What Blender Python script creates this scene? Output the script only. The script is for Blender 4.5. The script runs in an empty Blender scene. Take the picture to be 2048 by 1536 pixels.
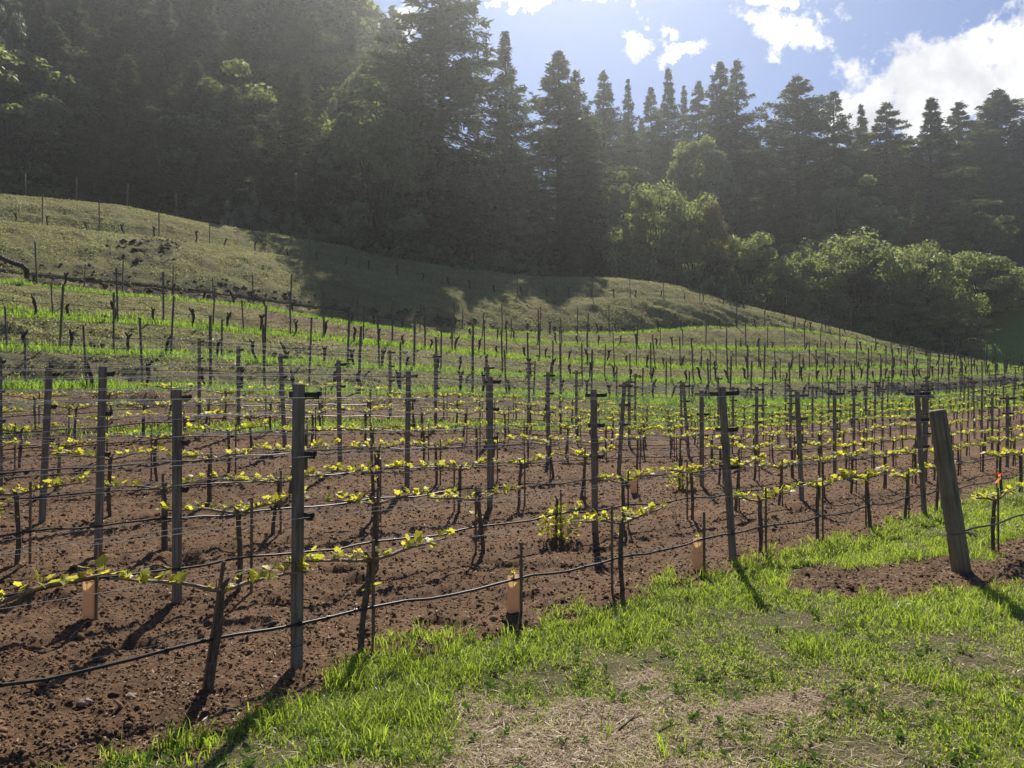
import bpy, math, random
import numpy as np
from mathutils import Vector, Matrix, Euler

# ------------------------------------------------------------------ camera, light, exposure
SC = bpy.context.scene
COL = SC.collection
FPX, CX, CY, CAMH, PITCH = 1595.0, 1024.0, 768.0, 1.77, math.radians(0.68)
SUN_EL, SUN_AZ = math.radians(46), math.radians(4)

cam = bpy.data.cameras.new('camera')
cam.sensor_width = 36; cam.lens = FPX / 2048 * 36
cam.clip_start = 0.05; cam.clip_end = 3000
camo = bpy.data.objects.new('camera', cam); COL.objects.link(camo)
camo.location = (0, 0, CAMH); camo.rotation_euler = (math.pi / 2 + PITCH, 0, 0)
SC.camera = camo

SC.view_settings.view_transform = 'Standard'
SC.view_settings.look = 'None'
SC.view_settings.gamma = 1
SC.view_settings.use_curve_mapping = False
SC.view_settings.exposure = 0.68
SC.render.engine = 'CYCLES'
SC.cycles.use_denoising = True
SC.cycles.max_bounces = 7
SC.cycles.transparent_max_bounces = 8
SC.cycles.volume_bounces = 0
SC.cycles.sample_clamp_indirect = 6

sun = bpy.data.lights.new('sun', 'SUN')
sun.energy = 5.0; sun.angle = math.radians(0.53); sun.color = (1.0, 0.93, 0.81)
suno = bpy.data.objects.new('sun', sun); COL.objects.link(suno)
sdir = Vector((math.sin(SUN_AZ) * math.cos(SUN_EL), math.cos(SUN_AZ) * math.cos(SUN_EL), math.sin(SUN_EL)))
suno.rotation_euler = (-sdir).to_track_quat('-Z', 'Y').to_euler()
suno.location = (0, 0, 60)


def pix_dir(x, y):
    u = (x - CX) / FPX; v = -(y - CY) / FPX
    cp, sp = math.cos(PITCH), math.sin(PITCH)
    return np.stack([u + 0 * v, cp - v * sp, sp + v * cp], -1) if isinstance(x, np.ndarray) else np.array([u, cp - v * sp, sp + v * cp])


def at(x, y, Y):
    """world point seen at photo pixel (x, y) at forward distance Y"""
    d = pix_dir(x, y)
    return np.array([0, 0, CAMH]) + d * (Y / d[1])


def flat(x, y, z=0.0):
    d = pix_dir(x, y)
    return np.array([0, 0, CAMH]) + d * ((z - CAMH) / d[2])


def proj(P):
    P = np.asarray(P, float); X, Y, Z = P[..., 0], P[..., 1], P[..., 2] - CAMH
    cp, sp = math.cos(PITCH), math.sin(PITCH)
    dep = Y * cp + Z * sp; up = -Y * sp + Z * cp
    dep = np.maximum(dep, 1e-3)
    return CX + FPX * X / dep, CY - FPX * up / dep


# world -------------------------------------------------------------------------------
def N(nt, t, loc=(0, 0), **kw):
    n = nt.nodes.new(t)
    for k, v in kw.items():
        if k.startswith('i_'):
            n.inputs[k[2:].replace('_', ' ')].default_value = v
        else:
            setattr(n, k, v)
    return n


def math_n(nt, op, a, b=None, c=None, clamp=False):
    n = nt.nodes.new('ShaderNodeMath'); n.operation = op; n.use_clamp = clamp
    for i, v in enumerate((a, b, c)):
        if v is None: continue
        if isinstance(v, (int, float)): n.inputs[i].default_value = v
        else: nt.links.new(v, n.inputs[i])
    return n.outputs[0]


def mixc(nt, fac, a, b, mode='MIX'):
    n = nt.nodes.new('ShaderNodeMix'); n.data_type = 'RGBA'; n.blend_type = mode; n.clamp_factor = True
    for s, v in ((n.inputs[0], fac), (n.inputs[6], a), (n.inputs[7], b)):
        if isinstance(v, (int, float)): s.default_value = v
        elif isinstance(v, tuple): s.default_value = (*v[:3], 1)
        else: nt.links.new(v, s)
    return n.outputs[2]


def noise(nt, vec, scale, detail=4, rough=0.55, dist=0.0, out=0):
    n = nt.nodes.new('ShaderNodeTexNoise')
    n.inputs['Scale'].default_value = scale; n.inputs['Detail'].default_value = detail
    n.inputs['Roughness'].default_value = rough; n.inputs['Distortion'].default_value = dist
    if vec is not None: nt.links.new(vec, n.inputs['Vector'])
    return n.outputs[out]


def ramp(nt, fac, lo, hi):
    n = nt.nodes.new('ShaderNodeMapRange'); n.interpolation_type = 'SMOOTHSTEP'
    n.inputs[1].default_value = lo; n.inputs[2].default_value = hi
    nt.links.new(fac, n.inputs[0])
    return n.outputs[0]


W = bpy.data.worlds.new('World'); SC.world = W; W.use_nodes = True
nt = W.node_tree; nt.nodes.clear()
sky = N(nt, 'ShaderNodeTexSky', sky_type='NISHITA', sun_disc=False, sun_elevation=SUN_EL, sun_rotation=SUN_AZ,
        air_density=1.0, dust_density=0.15, ozone_density=2.2, altitude=100)
tc = N(nt, 'ShaderNodeTexCoord'); dirv = tc.outputs['Generated']
fbm = noise(nt, dirv, 7.0, 9, 0.60, 0.35)
fine = noise(nt, dirv, 23.0, 6, 0.6, 0.2)


wn = nt.nodes.new('ShaderNodeTexNoise'); wn.inputs['Scale'].default_value = 26; wn.inputs['Detail'].default_value = 5; wn.inputs['Roughness'].default_value = 0.6
nt.links.new(dirv, wn.inputs['Vector'])
ws = nt.nodes.new('ShaderNodeVectorMath'); ws.operation = 'SUBTRACT'; nt.links.new(wn.outputs['Color'], ws.inputs[0]); ws.inputs[1].default_value = (0.5, 0.5, 0.5)
wm = nt.nodes.new('ShaderNodeVectorMath'); wm.operation = 'MULTIPLY_ADD'; nt.links.new(ws.outputs[0], wm.inputs[0]); wm.inputs[1].default_value = (0.11, 0.11, 0.11); nt.links.new(dirv, wm.inputs[2])
warped = wm.outputs[0]


def blob(px, py, hw, hh):
    c = Vector(pix_dir(px, py)).normalized()
    e1 = Vector((0, 0, 1)).cross(c).normalized(); e2 = c.cross(e1).normalized()
    def dotn(v, w):
        n = nt.nodes.new('ShaderNodeVectorMath'); n.operation = 'DOT_PRODUCT'
        nt.links.new(warped, n.inputs[0]); n.inputs[1].default_value = v
        return math_n(nt, 'DIVIDE', n.outputs['Value'], w)
    a = dotn(e1, hw / FPX); b = dotn(e2, hh / FPX); f = dotn(c, 1.0)
    r2 = math_n(nt, 'ADD', math_n(nt, 'MULTIPLY', a, a), math_n(nt, 'MULTIPLY', b, b))
    m = math_n(nt, 'SUBTRACT', 1.0, math_n(nt, 'SQRT', r2))
    m = math_n(nt, 'MAXIMUM', m, -1.0)
    return math_n(nt, 'MINIMUM', m, math_n(nt, 'MULTIPLY_ADD', f, 4.0, -1.0))


dens = None
for bl in ((1870, 165, 250, 95), (1800, 215, 200, 70), (1960, 130, 150, 70), (1585, 62, 100, 66), (1265, 72, 55, 42), (1375, 112, 60, 24), (1200, -8, 60, 20),
           (1050, -10, 50, 18), (800, 55, 70, 60), (1575, -25, 90, 36), (2150, 120, 200, 90)):
    m = blob(*bl)
    dens = m if dens is None else math_n(nt, 'MAXIMUM', dens, m)
# scattered fair weather clouds over the rest of the sky
broad = noise(nt, dirv, 2.6, 4, 0.5)
dens = math_n(nt, 'MAXIMUM', dens, math_n(nt, 'MULTIPLY_ADD', broad, 4.0, -2.75))
vfine = noise(nt, dirv, 62.0, 4, 0.6, 0.2)
d2 = math_n(nt, 'ADD', math_n(nt, 'MULTIPLY', dens, 0.95), math_n(nt, 'MULTIPLY_ADD', fbm, 2.2, -1.16))
d2 = math_n(nt, 'ADD', d2, math_n(nt, 'MULTIPLY_ADD', fine, 1.6, -0.83))
d2 = math_n(nt, 'ADD', d2, math_n(nt, 'MULTIPLY_ADD', vfine, 0.7, -0.35))
alpha = ramp(nt, d2, -0.02, 0.42)
shade = noise(nt, dirv, 9.0, 5, 0.55, 0.2)
shade = ramp(nt, shade, 0.36, 0.62)
ccol = mixc(nt, shade, (8.2, 8.4, 9.0), (15, 14.8, 14.5))
skyc = mixc(nt, 1.0, sky.outputs[0], (0.68, 0.80, 1.10), 'MULTIPLY')
fin = mixc(nt, alpha, skyc, ccol)
bg = N(nt, 'ShaderNodeBackground'); bg.inputs['Strength'].default_value = 0.05
nt.links.new(fin, bg.inputs['Color'])
wo = N(nt, 'ShaderNodeOutputWorld'); nt.links.new(bg.outputs[0], wo.inputs['Surface'])


# ------------------------------------------------------------------ numpy noise
def _h(ix, iy, seed):
    h = (ix.astype(np.int64) * 374761393 + iy.astype(np.int64) * 668265263 + seed * 982451653) & 0xFFFFFFFF
    h = ((h ^ (h >> 13)) * 1274126177) & 0xFFFFFFFF
    h = h ^ (h >> 16)
    return (h & 0xFFFFFF) / float(0xFFFFFF)


def vn(x, y, seed=0):
    x = np.asarray(x, float); y = np.asarray(y, float)
    ix = np.floor(x); iy = np.floor(y); fx = x - ix; fy = y - iy
    fx = fx * fx * (3 - 2 * fx); fy = fy * fy * (3 - 2 * fy)
    a = _h(ix, iy, seed); b = _h(ix + 1, iy, seed); c = _h(ix, iy + 1, seed); d = _h(ix + 1, iy + 1, seed)
    return (a * (1 - fx) + b * fx) * (1 - fy) + (c * (1 - fx) + d * fx) * fy


def fb(x, y, seed=0, oct=4, gain=0.5):
    s = 0; amp = 1; tot = 0
    for o in range(oct):
        s = s + amp * vn(x * 2 ** o + 17.3 * o, y * 2 ** o - 9.1 * o, seed + o); tot += amp; amp *= gain
    return s / tot


def sstep(x, a, b):
    t = np.clip((x - a) / (b - a), 0, 1); return t * t * (3 - 2 * t)


# ------------------------------------------------------------------ object helpers
def mesh(name, V, F, mat=None, smooth=False, attrs=None):
    V = np.asarray(V, np.float32).reshape(-1, 3); me = bpy.data.meshes.new(name)
    if isinstance(F, np.ndarray):
        k = F.shape[1]; M = F.shape[0]
        me.vertices.add(len(V)); me.vertices.foreach_set('co', V.ravel())
        me.loops.add(M * k); me.loops.foreach_set('vertex_index', F.astype(np.int32).ravel())
        me.polygons.add(M)
        me.polygons.foreach_set('loop_start', np.arange(0, M * k, k, dtype=np.int32))
        me.polygons.foreach_set('loop_total', np.full(M, k, np.int32))
        if smooth: me.polygons.foreach_set('use_smooth', np.ones(M, bool))
        me.update(calc_edges=True)
    else:
        me.from_pydata([tuple(map(float, v)) for v in V], [], F)
        if smooth:
            me.polygons.foreach_set('use_smooth', np.ones(len(me.polygons), bool))
        me.update()
    for an, arr in (attrs or {}).items():
        at_ = me.attributes.new(an, 'FLOAT', 'POINT'); at_.data.foreach_set('value', np.asarray(arr, np.float32).ravel())
    if mat: me.materials.append(mat)
    return me


def link(name, me, parent=None, loc=None, rot=None, scale=None):
    o = bpy.data.objects.new(name, me); COL.objects.link(o)
    if parent: o.parent = parent
    if loc is not None: o.location = tuple(map(float, loc))
    if rot is not None: o.rotation_euler = rot
    if scale is not None: o.scale = (scale,) * 3 if isinstance(scale, (int, float)) else scale
    return o


def tag(o, label=None, cat=None, group=None, kind=None):
    if label: o['label'] = label
    if cat: o['category'] = cat
    if group: o['group'] = group
    if kind: o['kind'] = kind
    return o


def thing(name, label, cat, loc=(0, 0, 0), rotz=0, group=None, scale=None):
    o = bpy.data.objects.new(name, None); COL.objects.link(o)
    o.empty_display_size = 0.1
    o.location = tuple(map(float, loc)); o.rotation_euler = (0, 0, rotz)
    if scale is not None: o.scale = scale
    return tag(o, label, cat, group)


ORD = ['', 'first', 'second', 'third', 'fourth', 'fifth', 'sixth', 'seventh', 'eighth', 'ninth', 'tenth', 'eleventh', 'twelfth', 'thirteenth', 'fourteenth',
       'fifteenth', 'sixteenth', 'seventeenth', 'eighteenth', 'nineteenth', 'twentieth']


class MB:
    """collects tubes, boxes and faces into one mesh"""
    def __init__(s): s.v = []; s.f = []
    def add(s, V, F):
        b = len(s.v); s.v += [tuple(map(float, p)) for p in V]; s.f += [tuple(i + b for i in f) for f in F]
    def tube(s, pts, rad, n=6, cap=True):
        pts = [Vector(tuple(map(float, p))) for p in pts]
        if isinstance(rad, (int, float)): rad = [rad] * len(pts)
        V = []; prev = None
        for i, p in enumerate(pts):
            d = (pts[min(i + 1, len(pts) - 1)] - pts[max(i - 1, 0)])
            if d.length < 1e-9: d = Vector((0, 0, 1))
            d.normalize()
            if prev is None:
                a = d.orthogonal().normalized()
            else:
                a = (prev - d * prev.dot(d)); a = a.normalized() if a.length > 1e-6 else d.orthogonal().normalized()
            prev = a; b = d.cross(a)
            for k in range(n):
                t = 2 * math.pi * k / n
                V.append(p + (a * math.cos(t) + b * math.sin(t)) * rad[i])
        F = []
        for i in range(len(pts) - 1):
            for k in range(n):
                F.append((i * n + k, i * n + (k + 1) % n, (i + 1) * n + (k + 1) % n, (i + 1) * n + k))
        if cap:
            F.append(tuple(range(n - 1, -1, -1))); F.append(tuple((len(pts) - 1) * n + k for k in range(n)))
        s.add(V, F)
    def box(s, c, size, rz=0.0, bev=0.0):
        x, y, z = [q / 2 for q in size]
        if bev <= 0:
            V = [(sx * x, sy * y, sz * z) for sz in (-1, 1) for sx, sy in ((-1, -1), (1, -1), (1, 1), (-1, 1))]
            F = [(3, 2, 1, 0), (4, 5, 6, 7), (0, 1, 5, 4), (1, 2, 6, 5), (2, 3, 7, 6), (3, 0, 4, 7)]
        else:
            ring = []
            for sx, sy in ((-1, -1), (1, -1), (1, 1), (-1, 1)):
                if sx * sy > 0: ring += [(sx * x, sy * (y - bev)), (sx * (x - bev), sy * y)] if (sx, sy) == (-1, -1) else [(sx * x, sy * (y - bev)), (sx * (x - bev), sy * y)]
                else: ring += [(sx * (x - bev), sy * y), (sx * x, sy * (y - bev))]
            # order the ring by angle
            ring = sorted(ring, key=lambda p: math.atan2(p[1], p[0]))
            n = len(ring); V = []
            for zz, sh in ((-z, 1), (z - bev, 1), (z, 1 - bev / max(x, 1e-3))):
                V += [(p[0] * sh, p[1] * sh, zz) for p in ring]
            F = [tuple(range(n - 1, -1, -1)), tuple(range(2 * n, 3 * n))]
            for l in range(2):
                for k in range(n): F.append((l * n + k, l * n + (k + 1) % n, (l + 1) * n + (k + 1) % n, (l + 1) * n + k))
        cz, sz_ = math.cos(rz), math.sin(rz)
        s.add([(c[0] + v[0] * cz - v[1] * sz_, c[1] + v[0] * sz_ + v[1] * cz, c[2] + v[2]) for v in V], F)
    def mesh(s, name, mat, smooth=False): return mesh(name, s.v, s.f, mat, smooth)


# ------------------------------------------------------------------ materials
def newmat(name):
    m = bpy.data.materials.new(name); m.use_nodes = True
    t = m.node_tree; t.nodes.clear()
    out = t.nodes.new('ShaderNodeOutputMaterial')
    return m, t, out


def bsdf(t, out, col, rough=0.9, spec=0.2, bump=None, bstr=0.3, bdist=0.02, metal=0.0):
    b = t.nodes.new('ShaderNodeBsdfPrincipled')
    if isinstance(col, tuple): b.inputs['Base Color'].default_value = (*col, 1)
    else: t.links.new(col, b.inputs['Base Color'])
    if isinstance(rough, (int, float)): b.inputs['Roughness'].default_value = rough
    else: t.links.new(rough, b.inputs['Roughness'])
    b.inputs['Specular IOR Level'].default_value = spec
    b.inputs['Metallic'].default_value = metal
    if bump is not None:
        bn = t.nodes.new('ShaderNodeBump'); bn.inputs['Strength'].default_value = bstr; bn.inputs['Distance'].default_value = bdist
        t.links.new(bump, bn.inputs['Height']); t.links.new(bn.outputs[0], b.inputs['Normal'])
    t.links.new(b.outputs[0], out.inputs['Surface'])
    return b


def attr(t, name):
    n = t.nodes.new('ShaderNodeAttribute'); n.attribute_name = name; return n.outputs['Fac']


def objc(t): return t.nodes.new('ShaderNodeTexCoord').outputs['Object']


def geop(t): return t.nodes.new('ShaderNodeNewGeometry').outputs['Position']


def leafmat(name, dark, light, trans, tf=0.45, gloss=0.08, rnd=0.25, rough=0.45, third=None):
    """two sided leaf: diffuse + light passing through + a thin waxy sheen"""
    m, t, out = newmat(name)
    tint = attr(t, 'tint')
    oi = t.nodes.new('ShaderNodeObjectInfo').outputs['Random']
    f = math_n(t, 'ADD', tint, math_n(t, 'MULTIPLY_ADD', oi, rnd, -rnd / 2), clamp=True)
    c = mixc(t, f, dark, light)
    if third: c = mixc(t, ramp(t, tint, 0.86, 0.93), c, third)
    tr = mixc(t, 0.55, mixc(t, 1.0, c, trans, 'MULTIPLY'), mixc(t, f, tuple(q * 0.6 for q in trans), trans))
    d = t.nodes.new('ShaderNodeBsdfDiffuse'); t.links.new(c, d.inputs['Color'])
    tb = t.nodes.new('ShaderNodeBsdfTranslucent'); t.links.new(tr, tb.inputs['Color'])
    mx = t.nodes.new('ShaderNodeMixShader'); mx.inputs[0].default_value = tf
    t.links.new(d.outputs[0], mx.inputs[1]); t.links.new(tb.outputs[0], mx.inputs[2])
    g = t.nodes.new('ShaderNodeBsdfGlossy'); g.inputs['Roughness'].default_value = rough
    g.inputs['Color'].default_value = (0.9, 0.9, 0.85, 1)
    m2 = t.nodes.new('ShaderNodeMixShader'); m2.inputs[0].default_value = gloss
    t.links.new(mx.outputs[0], m2.inputs[1]); t.links.new(g.outputs[0], m2.inputs[2])
    t.links.new(m2.outputs[0], out.inputs['Surface'])
    return m


def wood(name, a, b, scale=(30, 30, 2.2), rough=0.85, spec=0.15):
    m, t, out = newmat(name)
    mp = t.nodes.new('ShaderNodeMapping'); t.links.new(objc(t), mp.inputs['Vector']); mp.inputs['Scale'].default_value = scale
    oi = t.nodes.new('ShaderNodeObjectInfo').outputs['Random']
    cb = t.nodes.new('ShaderNodeCombineXYZ'); t.links.new(math_n(t, 'MULTIPLY', oi, 40.0), cb.inputs[0]); t.links.new(cb.outputs[0], mp.inputs['Location'])
    n1 = noise(t, mp.outputs[0], 1.6, 6, 0.65, 0.4); n2 = noise(t, objc(t), 3.0, 3, 0.5)
    c = mixc(t, ramp(t, n1, 0.3, 0.7), a, b)
    c = mixc(t, math_n(t, 'MULTIPLY', ramp(t, n2, 0.45, 0.75), 0.5), c, tuple(q * 0.55 for q in a))
    bsdf(t, out, c, rough, spec, n1, 0.5, 0.006)
    return m


M = {}
M['post'] = wood('weathered_post_wood', (0.115, 0.094, 0.068), (0.29, 0.24, 0.175))
M['endpost'] = wood('treated_post_wood', (0.125, 0.104, 0.064), (0.29, 0.24, 0.155), (18, 18, 1.0))
M['arm'] = wood('dark_arm', (0.045, 0.038, 0.031), (0.12, 0.10, 0.08))
M['stake'] = wood('stake_wood', (0.11, 0.075, 0.05), (0.26, 0.18, 0.12), (60, 60, 4))
M['bark'] = wood('vine_bark', (0.055, 0.04, 0.03), (0.19, 0.14, 0.10), (70, 70, 9))
M['oldbark'] = wood('old_vine_bark', (0.018, 0.015, 0.012), (0.06, 0.048, 0.04), (40, 40, 9))
M['cane'] = wood('vine_cane', (0.13, 0.085, 0.05), (0.30, 0.21, 0.13), (20, 60, 60), 0.6, 0.3)
M['treebark'] = wood('tree_bark', (0.028, 0.022, 0.018), (0.085, 0.068, 0.055), (4, 4, 0.5))
M['hillpost'] = wood('hill_post', (0.06, 0.052, 0.04), (0.19, 0.165, 0.13))
M['metal'] = None
m, t, out = newmat('galvanised_wire'); bsdf(t, out, (0.50, 0.49, 0.47), 0.5, 0.5, metal=0.25); M['wire'] = m
m, t, out = newmat('dark_wire'); bsdf(t, out, (0.10, 0.10, 0.095), 0.5, 0.5, metal=0.6); M['wire2'] = m
m, t, out = newmat('black_poly_hose')
bsdf(t, out, mixc(t, noise(t, objc(t), 14, 3), (0.012, 0.012, 0.013), (0.035, 0.032, 0.03)), 0.42, 0.32); M['hose'] = m
m, t, out = newmat('tie_tape'); bsdf(t, out, (0.17, 0.14, 0.11), 0.6); M['tie'] = m
# translucent grow tube
m, t, out = newmat('grow_tube_card')
c = mixc(t, noise(t, objc(t), 9, 4), (0.64, 0.54, 0.41), (0.75, 0.64, 0.49))
d = t.nodes.new('ShaderNodeBsdfDiffuse'); t.links.new(c, d.inputs[0])
tb = t.nodes.new('ShaderNodeBsdfTranslucent'); tb.inputs[0].default_value = (0.96, 0.78, 0.53, 1)
mx = t.nodes.new('ShaderNodeMixShader'); mx.inputs[0].default_value = 0.55
t.links.new(d.outputs[0], mx.inputs[1]); t.links.new(tb.outputs[0], mx.inputs[2]); t.links.new(mx.outputs[0], out.inputs[0]); M['tube'] = m
m, t, out = newmat('orange_tape')
d = t.nodes.new('ShaderNodeBsdfDiffuse'); d.inputs[0].default_value = (0.75, 0.22, 0.10, 1)
tb = t.nodes.new('ShaderNodeBsdfTranslucent'); tb.inputs[0].default_value = (0.9, 0.28, 0.12, 1)
mx = t.nodes.new('ShaderNodeMixShader'); mx.inputs[0].default_value = 0.5
t.links.new(d.outputs[0], mx.inputs[1]); t.links.new(tb.outputs[0], mx.inputs[2]); t.links.new(mx.outputs[0], out.inputs[0]); M['tape'] = m

M['vleaf'] = leafmat('young_vine_leaf', (0.17, 0.24, 0.035), (0.42, 0.40, 0.06), (1.0, 0.95, 0.12), 0.6, 0.035, 0.2, 0.45)
M['shoot'] = leafmat('green_shoot', (0.16, 0.17, 0.05), (0.30, 0.26, 0.10), (0.5, 0.5, 0.15), 0.2, 0.05)
M['grass'] = leafmat('verge_grass', (0.075, 0.14, 0.018), (0.23, 0.31, 0.045), (0.76, 0.94, 0.11), 0.56, 0.04, 0.0, 0.4, (0.34, 0.29, 0.17))
M['weed'] = leafmat('verge_weed_leaf', (0.05, 0.11, 0.02), (0.13, 0.21, 0.04), (0.45, 0.65, 0.12), 0.4, 0.0, 0.0)
M['straw'] = leafmat('dry_straw', (0.24, 0.175, 0.11), (0.54, 0.43, 0.30), (0.62, 0.5, 0.34), 0.3, 0.015, 0.0, 0.4)
M['strip'] = leafmat('terrace_grass', (0.075, 0.15, 0.02), (0.20, 0.32, 0.04), (0.62, 0.85, 0.11), 0.58, 0.04, 0.0)
M['mown'] = leafmat('mown_bank_grass', (0.10, 0.11, 0.032), (0.36, 0.33, 0.13), (0.62, 0.62, 0.24), 0.48, 0.04, 0.0, 0.5, (0.12, 0.2, 0.04))
M['conifer'] = leafmat('conifer_needles', (0.016, 0.028, 0.016), (0.095, 0.125, 0.058), (0.26, 0.32, 0.12), 0.36, 0.02, 0.42)
M['oak'] = leafmat('oak_leaves', (0.05, 0.07, 0.028), (0.25, 0.29, 0.11), (0.74, 0.84, 0.25), 0.48, 0.03, 0.25)
M['yoak'] = leafmat('yellow_oak_leaves', (0.12, 0.105, 0.03), (0.22, 0.19, 0.07), (0.42, 0.36, 0.12), 0.4, 0.05, 0.2)
M['pale'] = leafmat('pale_shrub_leaves', (0.06, 0.075, 0.045), (0.19, 0.21, 0.13), (0.36, 0.4, 0.22), 0.3, 0.05, 0.2)

# soil
m, t, out = newmat('tilled_soil')
p = geop(t)
n1 = noise(t, p, 1.1, 5); n2 = noise(t, p, 38, 5, 0.65); n3 = noise(t, p, 140, 3, 0.6); n4 = noise(t, p, 9, 4, 0.6)
c = mixc(t, n2, (0.060, 0.035, 0.020), (0.180, 0.105, 0.058))
c = mixc(t, ramp(t, n1, 0.35, 0.7), c, mixc(t, n4, (0.098, 0.058, 0.034), (0.215, 0.133, 0.078)))
c = mixc(t, math_n(t, 'MULTIPLY', ramp(t, n3, 0.58, 0.72), 0.7), c, (0.36, 0.26, 0.17))
n5 = noise(t, p, 0.55, 4, 0.6)
c = mixc(t, math_n(t, 'MULTIPLY', ramp(t, n5, 0.46, 0.64), 0.5), c, mixc(t, n2, (0.042, 0.025, 0.015), (0.11, 0.066, 0.04)))
vg = attr(t, 'verge'); st = attr(t, 'straw')
gs = mixc(t, n2, mixc(t, n4, (0.045, 0.042, 0.020), (0.085, 0.06, 0.035)), mixc(t, n4, (0.09, 0.115, 0.035), (0.20, 0.165, 0.095)))
c = mixc(t, vg, c, gs)
c = mixc(t, st, c, mixc(t, noise(t, p, 60, 4, 0.7), (0.17, 0.125, 0.085), (0.46, 0.365, 0.26)))
hgt = math_n(t, 'ADD', math_n(t, 'MULTIPLY', n2, 1.0), math_n(t, 'MULTIPLY', n3, 0.35))
bsdf(t, out, c, 0.93, 0.12, hgt, 0.9, 0.02); M['soil'] = m
m, t, out = newmat('soil_clod')
p = geop(t); tn = attr(t, 'tint')
c = mixc(t, tn, (0.054, 0.032, 0.019), (0.225, 0.137, 0.08))
bsdf(t, out, c, 0.95, 0.1, noise(t, p, 160, 3), 0.6, 0.004); M['clod'] = m
m, t, out = newmat('stone')
p = objc(t); c = mixc(t, noise(t, p, 18, 5), (0.16, 0.11, 0.08), (0.36, 0.28, 0.21)); bsdf(t, out, c, 0.9, 0.2, noise(t, p, 40, 4), 0.6, 0.01); M['stone'] = m
# terraced hill
m, t, out = newmat('terraced_bank')
p = geop(t)
n1 = noise(t, p, 0.35, 5, 0.6); n2 = noise(t, p, 5.0, 6, 0.7); n3 = noise(t, p, 22, 3, 0.7); n4 = noise(t, p, 1.3, 4, 0.6)
c = mixc(t, n2, (0.10, 0.098, 0.038), (0.33, 0.295, 0.135))
c = mixc(t, math_n(t, 'MULTIPLY', ramp(t, n4, 0.42, 0.68), 0.7), c, mixc(t, n2, (0.075, 0.095, 0.03), (0.17, 0.175, 0.065)))
c = mixc(t, math_n(t, 'MULTIPLY', ramp(t, n3, 0.6, 0.8), 0.5), c, (0.38, 0.33, 0.22))
c = mixc(t, math_n(t, 'MULTIPLY', ramp(t, n1, 0.42, 0.62), 0.45), c, mixc(t, n2, (0.06, 0.055, 0.03), (0.17, 0.14, 0.075)))
c = mixc(t, attr(t, 'green'), c, mixc(t, n2, (0.06, 0.11, 0.02), (0.14, 0.22, 0.04)))
c = mixc(t, attr(t, 'soil'), c, mixc(t, n2, (0.085, 0.052, 0.036), (0.22, 0.145, 0.095)))
c = mixc(t, attr(t, 'orange'), c, mixc(t, n2, (0.28, 0.15, 0.05), (0.50, 0.29, 0.10)))
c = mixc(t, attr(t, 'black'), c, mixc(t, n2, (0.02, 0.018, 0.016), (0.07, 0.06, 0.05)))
hgt = math_n(t, 'ADD', n2, math_n(t, 'MULTIPLY', n3, 0.4))
bsdf(t, out, c, 0.95, 0.08, hgt, 1.0, 0.12); M['hill'] = m
m, t, out = newmat('forest_floor')
p = geop(t)
n2 = noise(t, p, 1.5, 6, 0.7)
c = mixc(t, n2, (0.02, 0.022, 0.012), (0.07, 0.062, 0.04))
c = mixc(t, attr(t, 'green'), c, mixc(t, n2, (0.10, 0.17, 0.035), (0.20, 0.30, 0.07)))
bsdf(t, out, c, 0.95, 0.05, n2, 1.0, 0.3); M['floor'] = m

# ------------------------------------------------------------------ terrain
U = np.array([math.sin(math.radians(48.5)), math.cos(math.radians(48.5))])    # along the vine rows
V_ = np.array([-U[1], U[0]])                                                   # across the rows, away from the camera
P0 = np.array([-1.354, 5.036])                                                 # foot of the first post of row one
ROWD, BAY, VINE = 1.82, 4.86, 1.215
ANG = math.atan2(U[1], U[0])

KX = np.array([0, 340, 700, 1024, 1350, 1640, 1834, 2048.])
LN = {
    'F': ([0, 350, 700, 1024, 1350, 1640, 1834, 2048], [832, 826, 822, 828, 846, 838, 822, 800], [17.0, 18.0, 21, 25, 30, 36, 42, 52]),
    'D': ([0, 350, 700, 1024, 1350, 1640, 1834, 2048], [778, 781, 786, 793, 801, 803, 795, 778], [20.2, 21.3, 24.3, 28.7, 34.5, 41, 48, 57]),
    'C': ([0, 342, 700, 1024, 1350, 1640, 1834, 2048], [702, 714, 736, 752, 766, 764, 759, 745], [23.5, 25, 28.5, 34, 40, 47, 54, 62]),
    'B': ([0, 342, 700, 1024, 1350, 1640, 1834, 2048], [632, 654, 685, 717, 738, 741, 735, 740], [28, 30, 35, 41, 47, 54, 60, 66]),
    'A': ([0, 171, 342, 513, 700, 923, 1163, 1350, 1443, 1639, 1750, 1834, 2048], [566, 586, 600, 617, 649, 677, 691, 697, 699, 701, 705, 716, 738], [36, 38, 43, 48, 54, 60, 65, 69]),
    'Z': ([0, 400, 700, 890, 1060, 1250, 1424, 1560, 1640, 1834, 2048], [545, 585, 627, 655, 670, 668, 656, 658, 668, 708, 737], [38.5, 41, 46.5, 53, 60.5, 66.5, 69, 71.5]),
    'E': ([0, 147, 308, 444, 615, 684, 821, 958, 1060, 1163, 1300, 1365, 1416, 1482, 1639, 1834, 2048], [444, 460, 477, 494, 521, 531, 559, 583, 595, 597, 595, 600, 606, 617, 656, 703, 736], [48, 50, 56, 62, 66, 70, 72, 73]),
    'R': ([0, 239, 410, 581, 700, 752, 923, 1060, 1231, 1350, 1482, 1639, 1834, 2048], [388, 410, 446, 473, 494, 512, 537, 553, 555, 569, 609, 648, 698, 734], [55, 57, 63, 69, 72, 75, 76, 76]),
}
NC = 640
xs = np.linspace(-720, 2780, NC); avals = (xs - CX) / FPX


def smooth(a, k=11):
    pad = np.pad(a, k, mode='edge'); ker = np.hanning(2 * k + 1); ker /= ker.sum()
    return np.convolve(pad, ker, 'valid')


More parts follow.
